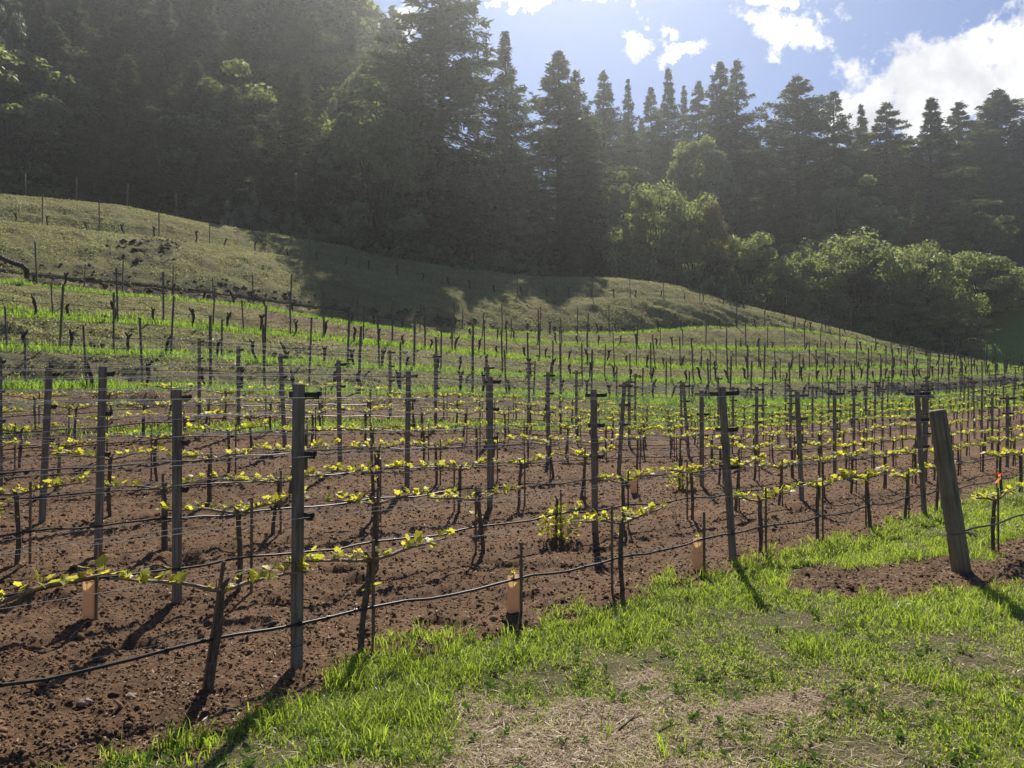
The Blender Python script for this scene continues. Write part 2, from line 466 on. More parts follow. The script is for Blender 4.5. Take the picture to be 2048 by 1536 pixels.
LY, LZ = {}, {}
for k, (lx, ly, dz) in LN.items():
    yy = smooth(np.interp(xs, lx, ly)); YY = smooth(np.interp(xs, KX, dz), 30)
    LY[k] = YY; d = pix_dir(xs, yy); LZ[k] = CAMH + d[:, 2] * YY / d[:, 1]
for a_, b_ in zip('FDCBAZE', 'DCBAZER'):
    LY[b_] = np.maximum(LY[b_], LY[a_] + 0.9)

prof_l = ([-4, 0, 1, 2, 3, 4, 5, 6, 7, 8, 9], [-0.06, 0, .06, .18, .28, .37, .50, .62, .80, 1.0, 1.1])
prof_r = ([-4, 0, 1, 2, 3, 4, 5, 6, 7, 8, 9], [0.06, 0, -.06, -.04, .03, .06, .10, .16, .3, .5, .6])


def near_z(X, Y):
    c = (X * V_[0] + Y * V_[1] - P0 @ V_) / ROWD; t_ = X * U[0] + Y * U[1] - P0 @ U
    w = sstep(t_, 2, 18)
    z = np.interp(c, *prof_l) * (1 - w) + np.interp(c, *prof_r) * w
    a = X / np.maximum(Y, 0.5)
    YF = np.interp(a, avals, LY['F']); ZF = np.interp(a, avals, LZ['F'])
    Xf = a * YF; cf = (Xf * V_[0] + YF * V_[1] - P0 @ V_) / ROWD; tf = Xf * U[0] + YF * U[1] - P0 @ U
    wf = sstep(tf, 2, 18); zf = np.interp(cf, *prof_l) * (1 - wf) + np.interp(cf, *prof_r) * wf
    return z + (ZF - zf) * sstep(Y / YF, 0.45, 1.0)


# verge, straw and bare masks -----------------------------------------------------------
VBX = [-700, -200, 60, 400, 590, 760, 1020, 1250, 1480, 1700, 1850, 1960, 2048, 2300, 2800]
VBY = [1760, 1660, 1568, 1496, 1396, 1322, 1268, 1196, 1140, 1080, 1030, 985, 955, 900, 850]


def masks(X, Y):
    z = near_z(X, Y)
    px, py = proj(np.stack([X, Y, z], -1))
    py = np.where(Y < 1.0, 5000, py)
    n = fb(X * 2.3, Y * 2.3, 5, 4) - 0.5; nb = fb(X * 0.9, Y * 0.9, 9, 3) - 0.5
    yb = np.interp(px, VBX, VBY)
    sc = np.maximum(py - 787, 20) / 400
    verge = sstep(py - yb + n * 90 * sc, -14 * sc, 16 * sc)
    def ell(cx, cy, rx, ry): return 1 - np.sqrt(((px - cx) / rx) ** 2 + ((py - cy) / ry) ** 2)
    straw = np.maximum.reduce([ell(1080, 1520, 300, 50), ell(1260, 1448, 390, 80), ell(1540, 1415, 130, 32), ell(760, 1560, 240, 40), ell(1350, 1550, 200, 40)])
    straw = sstep(straw + n * 1.7 + nb * 0.8, 0.0, 0.75)
    bare = np.maximum.reduce([ell(1760, 1165, 230, 42), ell(1900, 1150, 150, 45), ell(2100, 1115, 170, 55), ell(2400, 1090, 300, 60)])
    bare = sstep(bare + n * 0.6, 0.0, 0.25)
    olive = sstep((px - 1250) / 500 + (py - 1330) / 150 + n * 1.5, 0.3, 1.3)
    return px, py, verge * (1 - bare), straw * verge * (1 - bare), bare * verge, olive


def grid_faces(R, C):
    i = np.arange(R - 1)[:, None] * C + np.arange(C - 1)[None, :]
    return np.stack([i, i + 1, i + C + 1, i + C], -1).reshape(-1, 4)


NR = 400
sfr = np.linspace(0, 1, NR)[:, None] ** 0.92
YN = 2.3 * (LY['F'][None, :] / 2.3) ** sfr
XN = avals[None, :] * YN
ZN = near_z(XN, YN)
_, _, mv, ms, mbare, mo = masks(XN, YN)
fade = np.clip(1.4 - YN / 40, 0.25, 1)
edgef = 1 - sstep(sfr, 0.97, 1.0)
clod = (fb(XN * 9, YN * 9, 21, 4, 0.62) - 0.5) * 0.055 + (np.abs(fb(XN * 3.2, YN * 3.2, 31, 3) - 0.5)) * -0.10 + 0.02
clod += np.maximum(fb(XN * 22, YN * 22, 41, 2) - 0.55, 0) * 0.07
pits = np.maximum(fb(XN * 1.9, YN * 2.6, 77, 2) - 0.72, 0) * -0.55
cc = (XN * V_[0] + YN * V_[1] - P0 @ V_) / ROWD
berm = 0.035 * np.cos(2 * np.pi * cc)
fr = (cc + 0.5 + 0.06 * (fb(XN * 0.5, YN * 0.5, 19, 2) - 0.5)) % 1.0
rut = -0.03 * (np.exp(-((fr - 0.33) / 0.07) ** 2) + np.exp(-((fr - 0.67) / 0.07) ** 2)) * sstep(fb(XN * 0.4, YN * 0.4, 18, 2), 0.35, 0.6)
soilrel = (clod * (1 + 8 * rut) + pits + berm + rut) * fade
grel = (fb(XN * 4, YN * 4, 52, 3) - 0.5) * 0.05
ZN = ZN + (soilrel * (1 - mv) + grel * mv) * edgef
PN = np.stack([XN, YN, ZN], -1)
ground = link('vineyard_ground', mesh('vineyard_ground', PN, grid_faces(NR, NC), M['soil'], True, {'verge': np.maximum(mv, 0), 'straw': ms}))
tag(ground, kind='structure')
# the ground under and behind the camera
gx, gy = np.meshgrid(np.linspace(-14, 14, 90), np.linspace(-12, 2.6, 60))
gz = near_z(gx, np.maximum(gy, 2.0)) * 0 - 0.06
tag(link('verge_ground', mesh('verge_ground', np.stack([gx, gy, gz], -1), grid_faces(60, 90), M['soil'], True, {'verge': np.ones(gx.size), 'straw': np.zeros(gx.size)})), kind='structure')

# hill loft -----------------------------------------------------------------------------
rowsY, rowsZ, rowsT = [LY['F']], [LZ['F']], ['F']
zmask = sstep(xs, 860, 960) * (1 - sstep(xs, 1700, 1850))
order = 'DCBAZE'
for i, k in enumerate(order):
    nxt = 'DCBAZER'[i + 1]; prv = 'FDCBAZ'[i]
    gap0 = LY[k] - LY[prv]; gap1 = LY[nxt] - LY[k]
    bo = np.minimum(0.6, 0.3 * gap0); bi = np.minimum(1.1, 0.35 * gap1)
    if k == 'Z': bo, bi = bo * zmask, bi * zmask
    for dy, dz, tg in ((-bo, -0.03, k + 'o'), (bi, 0.05, k + 'i')):
        rowsY.append(LY[k] + dy); rowsZ.append(LZ[k] + dz); rowsT.append(tg)
rowsY.append(LY['R']); rowsZ.append(LZ['R']); rowsT.append('R')
HY, HZ, HT, HS = [], [], [], []
nsub = {'Do': 12, 'Co': 14, 'Bo': 14, 'Ao': 18, 'Zo': 8, 'Eo': 22, 'R': 14}
for j in range(len(rowsY) - 1):
    n = nsub.get(rowsT[j + 1], 4)
    for s in range(n):
        f = s / n
        HY.append(rowsY[j] * (1 - f) + rowsY[j + 1] * f)
        z = rowsZ[j] * (1 - f) + rowsZ[j + 1] * f
        if n > 5:
            rise = rowsZ[j + 1] - rowsZ[j]
            z = z + 0.10 * np.sin(math.pi * f) * np.maximum(rise, 0)
        HZ.append(z); HT.append(rowsT[j + 1]); HS.append(f)
HY.append(rowsY[-1]); HZ.append(rowsZ[-1]); HT.append('R'); HS.append(1.0)
# rounded crest and its far side
for dy, dz in ((1.2, 0.12), (2.4, 0.05), (4.0, -0.35), (6.0, -0.8)):
    HY.append(LY['R'] + dy); HZ.append(LZ['R'] + dz); HT.append('K'); HS.append(1.0)
HY = np.array(HY); HZ0 = np.array(HZ); NHR = len(HY)
HX = avals[None, :] * HY
HTa = np.array(HT); HSa = np.array(HS)
isbank = np.array([q in nsub for q in HT])[:, None] * 1.0
amp = 0.05 + 0.26 * isbank * np.sin(np.clip(HSa, 0, 1) * math.pi)[:, None]
amp = amp * np.clip((LY['R'] - LY['F'])[None, :] / 25, 0.35, 1)
hx = HX + HY * 0.5
rel = (fb(hx * 0.55, HY * 1.3, 61, 5, 0.6) - 0.5) * 2.2 + (fb(HX * 2.2, HY * 3.2, 63, 3, 0.6) - 0.5) * 0.7
edge = np.ones(NHR)[:, None]; edge[0] = 0
pxh = np.broadcast_to(xs[None, :], HY.shape)
_, pyh = proj(np.stack([HX, HY, HZ0], -1))
rocky = np.maximum(1 - np.sqrt(((pxh - 300) / 110) ** 2 + ((pyh - 505) / 38) ** 2), 0)
HZn = HZ0 + rel * amp * edge + rocky * (fb(HX * 3, HY * 3, 71, 3) - 0.5) * 0.9
PH = np.stack([HX, HY, HZn], -1)
nz = fb(HX * 0.8, HY * 0.8, 81, 4)
nz2 = fb(HX * 2.5, HY * 2.5, 83, 3)
def rowmask(sel): return np.array([1.0 if q in sel else 0.0 for q in HT])[:, None]
green = rowmask(('Di', 'Ci', 'Bi', 'Ai', 'Zi'))
green = green + rowmask(('Co', 'Bo', 'Ao', 'Zo')) * (HSa < 0.12)[:, None] * 0.7 + rowmask(('Do', 'Co', 'Bo', 'Ao')) * (HSa > 0.86)[:, None] * 0.6
green = green * np.where(rowmask(('Zi', 'Zo')) > 0, zmask[None, :], 1)
flatF = sstep(pxh, 1100, 1500) * rowmask(('Do',))
green = np.clip(np.maximum(green, flatF * 0.9) * sstep(nz, 0.22, 0.42), 0, 1)
soilm = rowmask(('Do',)) * (1 - sstep(pxh, 850, 1250)) * sstep(nz2, 0.25, 0.55) + rowmask(('Ao',)) * sstep(pxh, 380, 560) * (1 - sstep(pxh, 820, 1000)) * 0.8 * (HSa < 0.75)[:, None] * sstep(nz2, 0.3, 0.5) \
    + rowmask(('Co',)) * (1 - sstep(pxh, 300, 700)) * 0.25
orange = rowmask(('Do',)) * sstep(np.maximum(1 - np.abs(pxh - 55) / 75, 1 - np.abs(pxh - 275) / 45), 0.0, 0.5) * sstep(HSa, 0.55, 0.75)[:, None] * sstep(nz2, 0.35, 0.6)
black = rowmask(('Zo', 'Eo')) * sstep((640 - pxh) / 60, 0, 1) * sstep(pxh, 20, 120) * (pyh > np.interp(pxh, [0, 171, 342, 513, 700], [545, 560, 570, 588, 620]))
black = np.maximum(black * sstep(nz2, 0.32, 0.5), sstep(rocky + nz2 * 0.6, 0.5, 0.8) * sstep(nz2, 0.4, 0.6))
black = np.maximum(black, 0.7 * rowmask(('Co', 'Bo', 'Ao', 'Eo')) * (HSa < 0.16)[:, None] * sstep(nz2, 0.42, 0.6))  # dark bands at the bank feet: undercut shade painted in with the soil line
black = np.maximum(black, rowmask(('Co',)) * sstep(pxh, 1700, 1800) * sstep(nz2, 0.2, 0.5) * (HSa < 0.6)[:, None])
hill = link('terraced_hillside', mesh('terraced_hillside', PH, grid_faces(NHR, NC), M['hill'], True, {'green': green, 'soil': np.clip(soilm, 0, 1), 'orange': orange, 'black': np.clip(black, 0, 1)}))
tag(hill, kind='structure')

# forest slope behind the hill ------------------------------------------------------------
BK = [(LY['R'] + 6, LZ['R'] - 0.8)]
z95 = smooth(np.interp(xs, [0, 700, 1100, 1350, 1640, 1870, 1970, 2100], [17.5, 15.5, 13, 9, 6.5, 6.5, 11.5, 12.5]), 20)
z120 = smooth(np.interp(xs, [0, 700, 1100, 1350, 1640, 2048], [27, 25, 23, 19, 17, 17]), 20)
z150 = smooth(np.interp(xs, [0, 700, 1100, 1350, 1640, 2048], [42, 40, 36, 34, 33, 34]), 20)
z230 = smooth(np.interp(xs, [0, 700, 1100, 1350, 1640, 2048], [80, 74, 60, 54, 54, 58]), 20)
for Yb, zb in ((95, z95), (120, z120), (150, z150), (230, z230), (300, z230 - 6)): BK.append((np.full(NC, float(Yb)), zb))
FY, FZ = [], []
for j in range(len(BK) - 1):
    for s in range(8):
        f = s / 8; FY.append(BK[j][0] * (1 - f) + BK[j + 1][0] * f); FZ.append(BK[j][1] * (1 - f) + BK[j + 1][1] * f)
FY.append(BK[-1][0]); FZ.append(BK[-1][1])
FY = np.array(FY); FZ = np.array(FZ); FX = avals[None, :] * FY
FZn = FZ + (fb(FX * 0.12, FY * 0.12, 91, 4) - 0.5) * np.clip((FY - LY['R'] - 7) / 10, 0, 1) * 2.0
_, pyf = proj(np.stack([FX, FY, FZ], -1))
lawn = sstep(xs, 1930, 1990)[None, :] * ((FY > 80) & (FY < 100)) + ((np.abs(pxh[:1] - 1150) < 110) & (FY > 78) & (FY < 92))
tag(link('forest_slope', mesh('forest_slope', np.stack([FX, FY, FZn], -1), grid_faces(len(FY), NC), M['floor'], True, {'green': np.clip(lawn * 1.0, 0, 1)})), kind='structure')


def ground(X, Y):
    a = X / max(Y, 0.5); ci = np.interp(a, avals, np.arange(NC)); c0 = int(min(ci, NC - 2)); f = ci - c0
    YF = LY['F'][c0] * (1 - f) + LY['F'][c0 + 1] * f
    if Y <= YF: return float(near_z(np.array(X), np.array(Y)))
    yr = LY['R'][c0] + 6
    A = (HY, HZ0) if Y < yr else (FY, FZn)
    z0 = np.interp(Y, A[0][:, c0], A[1][:, c0]); z1 = np.interp(Y, A[0][:, c0 + 1], A[1][:, c0 + 1])
    return float(z0 * (1 - f) + z1 * f)


rng = np.random.default_rng(11)
random.seed(5)


def scatter(P, w, n):
    """n random points on grid P (R,C,3), quads weighted by w times their area"""
    a = P[:-1, :-1]; b = P[:-1, 1:]; c = P[1:, :-1]; d = P[1:, 1:]
    area = np.linalg.norm(np.cross(b - a, c - a), axis=-1)
    ww = (w[:-1, :-1] * area).ravel(); ww = ww / ww.sum()
    idx = rng.choice(len(ww), n, p=ww)
    i, j = np.divmod(idx, P.shape[1] - 1)
    u = rng.random(n)[:, None]; v = rng.random(n)[:, None]
    Q = a[i, j] * (1 - u) * (1 - v) + b[i, j] * u * (1 - v) + c[i, j] * (1 - u) * v + d[i, j] * u * v
    return Q, i, j


def blades(P, h, w, lean, az=None, droop=0.5):
    n = len(P); az = rng.random(n) * 2 * np.pi if az is None else az
    fa = rng.random(n) * 2 * np.pi
    side = np.stack([np.cos(fa), np.sin(fa), np.zeros(n)], -1) * (w / 2)[:, None]
    ld = np.stack([np.cos(az), np.sin(az), np.zeros(n)], -1)
    up = np.array([0, 0, 1.0])
    mid = P + up * (h * 0.6)[:, None] + ld * (h * lean * 0.35)[:, None]
    tip = P + up * (h * (1 - droop * lean * 0.5))[:, None] + ld * (h * lean)[:, None]
    V = np.stack([P - side, P + side, mid + side * 0.75, mid - side * 0.75, tip], 1).reshape(-1, 3)
    b = np.arange(n)[:, None] * 5
    F = np.concatenate([b + np.array([[0, 1, 2]]), b + np.array([[0, 2, 3]]), b + np.array([[3, 2, 4]])], 0)
    return V, F


def cards(P, d1, d2, s1, s2):
    """diamond shaped leaf cards"""
    V = np.stack([P - d1 * s1[:, None], P + d2 * s2[:, None], P + d1 * s1[:, None], P - d2 * s2[:, None]], 1).reshape(-1, 3)
    F = np.arange(len(P) * 4).reshape(-1, 4)
    return V, F


def rdir(n, rg=None):
    v = (rg or rng).normal(size=(n, 3)); return v / np.linalg.norm(v, axis=1, keepdims=True)


def octa(P, s, squash=0.7):
    n = len(P)
    base = np.array([[1, 0, 0], [0, 1, 0], [-1, 0, 0], [0, -1, 0], [0, 0, 1], [0, 0, -1.]])
    V = base[None] * (0.65 + 0.7 * rng.random((n, 6, 1))) * s[:, None, None]
    V[:, :, 2] *= squash
    a = rng.random(n) * 6.283; ca, sa = np.cos(a)[:, None], np.sin(a)[:, None]
    tl = rng.normal(size=(n, 1)) * 0.5
    x, y, z = V[..., 0], V[..., 1], V[..., 2]
    z2 = z + x * tl; V = np.stack([x * ca - y * sa, x * sa + y * ca, z2], -1) + P[:, None]
    f = np.array([[0, 1, 4], [1, 2, 4], [2, 3, 4], [3, 0, 4], [1, 0, 5], [2, 1, 5], [3, 2, 5], [0, 3, 5]])
    F = (np.arange(n)[:, None, None] * 6 + f[None]).reshape(-1, 3)
    return V.reshape(-1, 3), F


# ------------------------------------------------------------------ posts, vines, hoses
def copy_tree(o, parent=None):
    c = o.copy(); COL.objects.link(c)
    if parent is not None:
        c.parent = parent
    for ch in o.children: copy_tree(ch, c)
    return c


def post_proto():
    b = MB(); b.box((0, 0, 0.78), (0.061, 0.061, 2.04), 0, 0.006); sh = b.mesh('shaft', M['post'])
    arms = []
    for z, L in ((1.725, 0.34), (1.36, 0.26), (0.98, 0.22)):
        a = MB(); a.box((0.0365, 0, 0), (0.012, L, 0.042), 0, 0); a.box((0.042, L / 2 - 0.006, 0.012), (0.022, 0.012, 0.03)); a.box((0.042, -L / 2 + 0.006, 0.012), (0.022, 0.012, 0.03))
        a.tube([(0.03, 0, 0), (0.056, 0, 0)], 0.009, 6)
        arms.append((z, a.mesh('cross_arm', M['arm'])))
    return sh, arms


SHAFT, ARMS = post_proto()
ROWN = {0: 'short end-post', 1: 'nearest full', 2: 'second', 3: 'third', 4: 'fourth', 5: 'fifth', 6: 'sixth', 7: 'seventh', 8: 'farthest'}


def rowpt(r, t): return P0 + V_ * ROWD * (r - 1) + U * t


def tpost(r, k): return BAY * k - 0.116 * (r - 1)


def visible(p, m=0): x, y = proj(np.array([p[0], p[1], 0.9])); return -m < x < 2048 + m and p[1] > 2.2


leans = {(1, 0): 0.004, (1, 1): -0.062, (1, 2): -0.055, (2, 2): -0.04, (2, 1): -0.01, (3, 0): 0.02, (4, 0): 0.04, (4, 2): 0.065, (3, 2): 0.0, (5, 3): -0.07, (6, 1): -0.05}
row_posts = {}
for r in range(1, 9):
    lst = []
    for k in range(-1, 14):
        p = rowpt(r, tpost(r, k))
        if visible(p, 260): lst.append((k, p))
    row_posts[r] = lst
    seen = sorted([q for q in lst if visible(q[1], -6)], key=lambda q: proj(np.array([q[1][0], q[1][1], .9]))[0])
    names = {q[0]: i + 1 for i, q in enumerate(seen)}
    for k, p in lst:
        z = ground(p[0], p[1])
        if r <= 7 and k in names:
            lab = f'weathered wooden trellis post, {ORD[names[k]]} from the left edge in the {ROWN[r]} vine row'
        else:
            lab = 'small weathered trellis post in the far rows below the terraces' if r > 7 else 'weathered trellis post at the edge of the lower vine rows'
        root = thing('trellis_post', lab, 'post', (p[0], p[1], z), ANG, 'trellis posts of the lower vine rows')
        ln = leans.get((r, k), random.gauss(0, 0.012)); hs = random.uniform(0.97, 1.03)
        if p[1] > 30: hs *= 1.05
        root.rotation_euler = Euler((random.gauss(0, 0.008), 0, 0)).to_matrix().to_4x4().to_euler()
        root.rotation_euler = (Matrix.Rotation(ln, 4, 'Y') @ Matrix.Rotation(ANG + random.gauss(0, .05), 4, 'Z')).to_euler()
        root.scale = (1, 1, hs)
        link('shaft', SHAFT, root)
        for az_, am in ARMS: link('cross_arm', am, root, (0, 0, az_))

# big round end post of the short row at the right
pe = flat(1925, 1150)
root = thing('end_post', 'thick round treated end post leaning left, standing in the grass at the right', 'post', (pe[0], pe[1], -0.02))
b = MB(); nn = 20
for i in range(1):
    pts = [(0, 0, -0.3), (0, 0, 0.3), (0, 0, 0.8), (0, 0, 1.3), (0, 0, 1.628), (0, 0, 1.645)]
    b.tube(pts, [0.088, 0.086, 0.084, 0.081, 0.079, 0.073], nn)
link('post_shaft', b.mesh('post_shaft', M['endpost'], True), root)
b = MB()
b.tube([(0.092 * math.cos(q), 0.092 * math.sin(q), 0.44 + 0.004 * math.sin(3 * q)) for q in np.linspace(0, 6.28, 25)], 0.0035, 5)
link('wire_loop', b.mesh('wire_loop', M['wire2'], True), root)
root.rotation_euler = (Matrix.Rotation(-0.145, 4, 'Y') @ Matrix.Rotation(0.4, 4, 'Z')).to_euler()

# leaf shape: five lobed, folded along the midrib
lob = [(0, -0.05), (0.22, -0.22), (0.42, -0.12), (0.40, 0.08), (0.56, 0.26), (0.40, 0.42), (0.26, 0.46), (0.18, 0.70), (0, 0.86)]
out_ = lob + [(-x, y) for x, y in lob[-2:0:-1]]
LV = [(0, 0.22, 0.02)] + [(x, y, 0.16 * abs(x) - 0.10 * y * y) for x, y in out_]
LF = [(0, i + 1, (i + 1) % len(out_) + 1) for i in range(len(out_))]
LVn = np.array(LV)
LEAFS = []
for tn in (0.25, 0.5, 0.75, 0.95):
    LEAFS.append(mesh('leaf', LVn, np.array(LF), M['vleaf'], False, {'tint': np.full(len(LVn), tn)}))


def rotm(rg):
    """random leaf attitude: blade tilted, tip drooping outwards"""
    return (Euler((rg.uniform(-0.3, 1.3), rg.uniform(-0.6, 0.6), rg.uniform(0, 6.28))).to_matrix())


def vine_variant(seed, kind='cordon', dense=1.0):
    rg = random.Random(seed)
    v = {}
    h = rg.uniform(0.60, 0.68)
    ph = rg.uniform(0, 6.28)
    off = rg.uniform(-0.05, 0.05) - 0.05
    pts = [(off + 0.016 * math.sin(ph + q * 5) + 0.06 * q * (1 if seed % 2 else 0.3), 0.025 + 0.012 * math.cos(ph + q * 4), -0.06 + q * (h + 0.06)) for q in np.linspace(0, 1, 9)]
    rad = [0.031] + [0.022 + rg.uniform(-.002, .003) for _ in range(6)] + [0.021, 0.024]
    b = MB(); b.tube(pts, rad, 7); top = pts[-1]
    b.tube([top, (top[0] - 0.04, top[1], top[2] + 0.07)], [0.016, 0.011], 6)
    v['trunk'] = b.mesh('trunk', M['bark'], True)
    b = MB(); b.box((0.012, -0.006, 0.33), (0.020, 0.020, rg.uniform(0.84, 0.98)), 0.3, 0.003); v['stake'] = b.mesh('stake', M['stake'])
    b = MB()
    for z in (0.2, 0.52): b.tube([(0.03 * math.cos(q) - .01, 0.028 * math.sin(q) + .01, z + 0.01 * math.sin(q)) for q in np.linspace(0, 6.28, 10)], 0.004, 4)
    v['tie'] = b.mesh('tie', M['tie'])
    arms = []; shoots = []
    for sgn in (-1, 1):
        L = rg.uniform(0.55, 0.64) if kind == 'cordon' else 0.25
        n = 9; pts = []
        for i in range(n):
            q = i / (n - 1)
            pts.append((top[0] + sgn * L * q, top[1] * (1 - q) + 0.012 * math.sin(q * 6 + ph), top[2] + 0.085 * min(1, q * 2.2) - 0.03 * math.sin(q * 3.0) + rg.uniform(-.008, .008)))
        b = MB(); b.tube(pts, [0.0125 - 0.006 * i / (n - 1) + rg.uniform(-.001, .0015) for i in range(n)], 6); arms.append(b.mesh('cordon', M['cane'], True))
        ns = int(rg.randint(7, 10) * dense)
        for i in range(ns):
            q = (i + rg.uniform(0.2, 0.9)) / ns
            j = min(int(q * (n - 1)), n - 2); f = q * (n - 1) - j
            p = [pts[j][c] * (1 - f) + pts[j + 1][c] * f for c in range(3)]
            shoots.append(p)
    if rg.random() < 0.6: shoots.append([top[0] - 0.03, top[1], top[2] + 0.07])
    if rg.random() < 0.5: shoots.append([top[0], top[1], top[2] - rg.uniform(0.05, 0.25)])
    if kind == 'bush':
        shoots = [[rg.gauss(0, 0.15), rg.gauss(0, 0.12), min(0.5, max(0.06, rg.gauss(0.26, 0.13)))] for _ in range(64)]
    v['arms'] = arms; v['shoots'] = []
    for p in shoots:
        if kind == 'cordon' and rg.random() < 0.10: continue
        sl = rg.uniform(0.02, 0.085) * (1.2 if kind == 'bush' else 1)
        d = Vector((rg.uniform(-.5, .5), rg.uniform(-.5, .5), 1)).normalized()
        leaves = []
        for l in range(rg.randint(3, 7)):
            q = rg.uniform(0.15, 1.0)
            sc = rg.uniform(0.022, 0.052) if rg.random() < .72 else rg.uniform(0.05, 0.078)
            o_ = d * sl * q + Vector((rg.gauss(0, .02), rg.gauss(0, .02), rg.gauss(0, .012)))
            leaves.append((o_, rotm(rg), sc, rg.randrange(4)))
        v['shoots'].append((Vector(p), d * sl, leaves))
    # joined foliage for vines farther off
    Vs, Fs, Ts = [], [], []; nb = 0
    for p, tipv, leaves in v['shoots']:
        for o_, R, sc, li in leaves:
            q = (LVn * sc * 1.2) @ np.array(R).T + np.array(p + o_)
            Vs.append(q); Fs.append(np.array(LF) + nb); nb += len(LVn); Ts.append(np.full(len(LVn), (0.25, 0.5, 0.75, 0.95)[li]))
    v['foliage'] = mesh('foliage', np.concatenate(Vs), np.concatenate(Fs), M['vleaf'], False, {'tint': np.concatenate(Ts)})
    b = MB()
    for p, tipv, leaves in v['shoots']: b.tube([p, p + tipv * 0.5, p + tipv], [0.004, 0.003, 0.002], 4)
    v['stems'] = b.mesh('green_shoots', M['shoot'])
    v['stemm'] = []
    for p, tipv, leaves in v['shoots']:
        b = MB(); b.tube([(0, 0, 0), tipv * 0.5, tipv], [0.004, 0.003, 0.002], 5); v['stemm'].append(b.mesh('shoot', M['shoot']))
    return v


VAR = [vine_variant(s) for s in range(1, 10)]
BUSH = [vine_variant(s, 'bush') for s in (41, 42)]


def build_vine(v, loc, rz, label, near, group='young vines trained along the lower rows', bush=False, cat='grapevine', flip=1):
    root = thing('grape_vine', label, cat, loc, rz, group)
    link('trunk', v['trunk'], root)
    link('stake', v['stake'], root)
    if not bush:
        for a in v['arms']: link('cordon', a, root)
    if near:
        link('tie', v['tie'], root)
        for (p, tipv, leaves), sm in zip(v['shoots'], v['stemm']):
            s = link('shoot', sm, root, p)
            for o_, R, sc, li in leaves:
                link('leaf', LEAFS[li], s, o_, R.to_euler(), sc)
    else:
        f = link('foliage', v['foliage'], root); f['kind'] = 'stuff'
        f = link('green_shoots', v['stems'], root); f['kind'] = 'stuff'
    return root


def tube_mesh():
    b = MB(); n = 12; V = []; F = []
    for i, (z, r_) in enumerate(((-0.02, 0.05), (0.12, 0.049), (0.25, 0.048), (0.345, 0.047))):
        for k in range(n):
            q = 2 * math.pi * k / n; V.append((r_ * math.cos(q), r_ * 0.85 * math.sin(q), z + (0.012 * math.sin(2 * q) if i == 3 else 0)))
    for i in range(3):
        for k in range(n): F.append((i * n + k, i * n + (k + 1) % n, (i + 1) * n + (k + 1) % n, (i + 1) * n + k))
    b.add(V, F)
    V2 = [(x * 0.95, y * 0.95, z) for x, y, z in V]; F2 = [tuple(reversed(f)) for f in F]
    b.add(V2, F2)
    b.add([V[3 * n + k] for k in range(n)] + [V2[3 * n + k] for k in range(n)], [(k, (k + 1) % n, n + (k + 1) % n, n + k) for k in range(n)])
    return b.mesh('tube', M['tube'], True)


TUBE = tube_mesh()
b = MB(); b.box((0.062, -0.015, 0.25), (0.021, 0.021, 0.72), 0.2, 0.003); TSTAKE = b.mesh('stake', M['stake'])
b = MB(); b.tube([(0, 0, 0.2), (0.004, 0, 0.36), (-0.006, 0.004, 0.40)], [0.004, 0.003, 0.002], 5); TSPROUT = b.mesh('sprout', M['shoot'])


def grow_tube(loc, label, rz=0.0, sprout=True, hs=1.0):
    root = thing('grow_tube', label, 'grow tube', loc, rz, 'tan grow tubes on replanted vines')
    root.scale = (1, 1, hs)
    link('tube', TUBE, root); link('stake', TSTAKE, root)
    if sprout:
        s = link('sprout', TSPROUT, root)
        link('leaf', LEAFS[3], s, (-0.004, 0, 0.385), (1.1, 0.3, 0.4), 0.045); link('leaf', LEAFS[2], s, (0.0, 0.01, 0.37), (0.9, -0.3, 3.0), 0.035)
    return root


special = {(1, 0, 1): 'tube', (1, 0, 3): 'tube', (2, -1, 3): 'tube', (2, 0, 3): 'bush', (3, 1, 2): 'tube', (3, 1, 3): 'bush', (4, -1, 3): 'bush', (1, 2, 1): 'none', (1, 2, 2): 'tape'}
tube_lab = {(1, 0, 1): 'tan grow tube with leafy sprout beside a stake, nearest of the tubes', (1, 0, 3): 'glowing tan grow tube just left of the second post in the nearest row',
            (2, -1, 3): 'pinkish tan grow tube standing at the left edge in the second row', (3, 1, 2): 'small tan grow tube in the third row, orange tape above it', (7, 1, 2): 'tiny tan grow tube among the far rows'}
vid = 0
allv = []
for r in range(1, 9):
    for k in range(-3, 14):
        for j in range(4):
            t_ = tpost(r, k) + VINE * (j + 0.5) + random.gauss(0, 0.03)
            p = rowpt(r, t_)
            if not visible(p, 190): continue
            allv.append((r, k, j, p, t_))
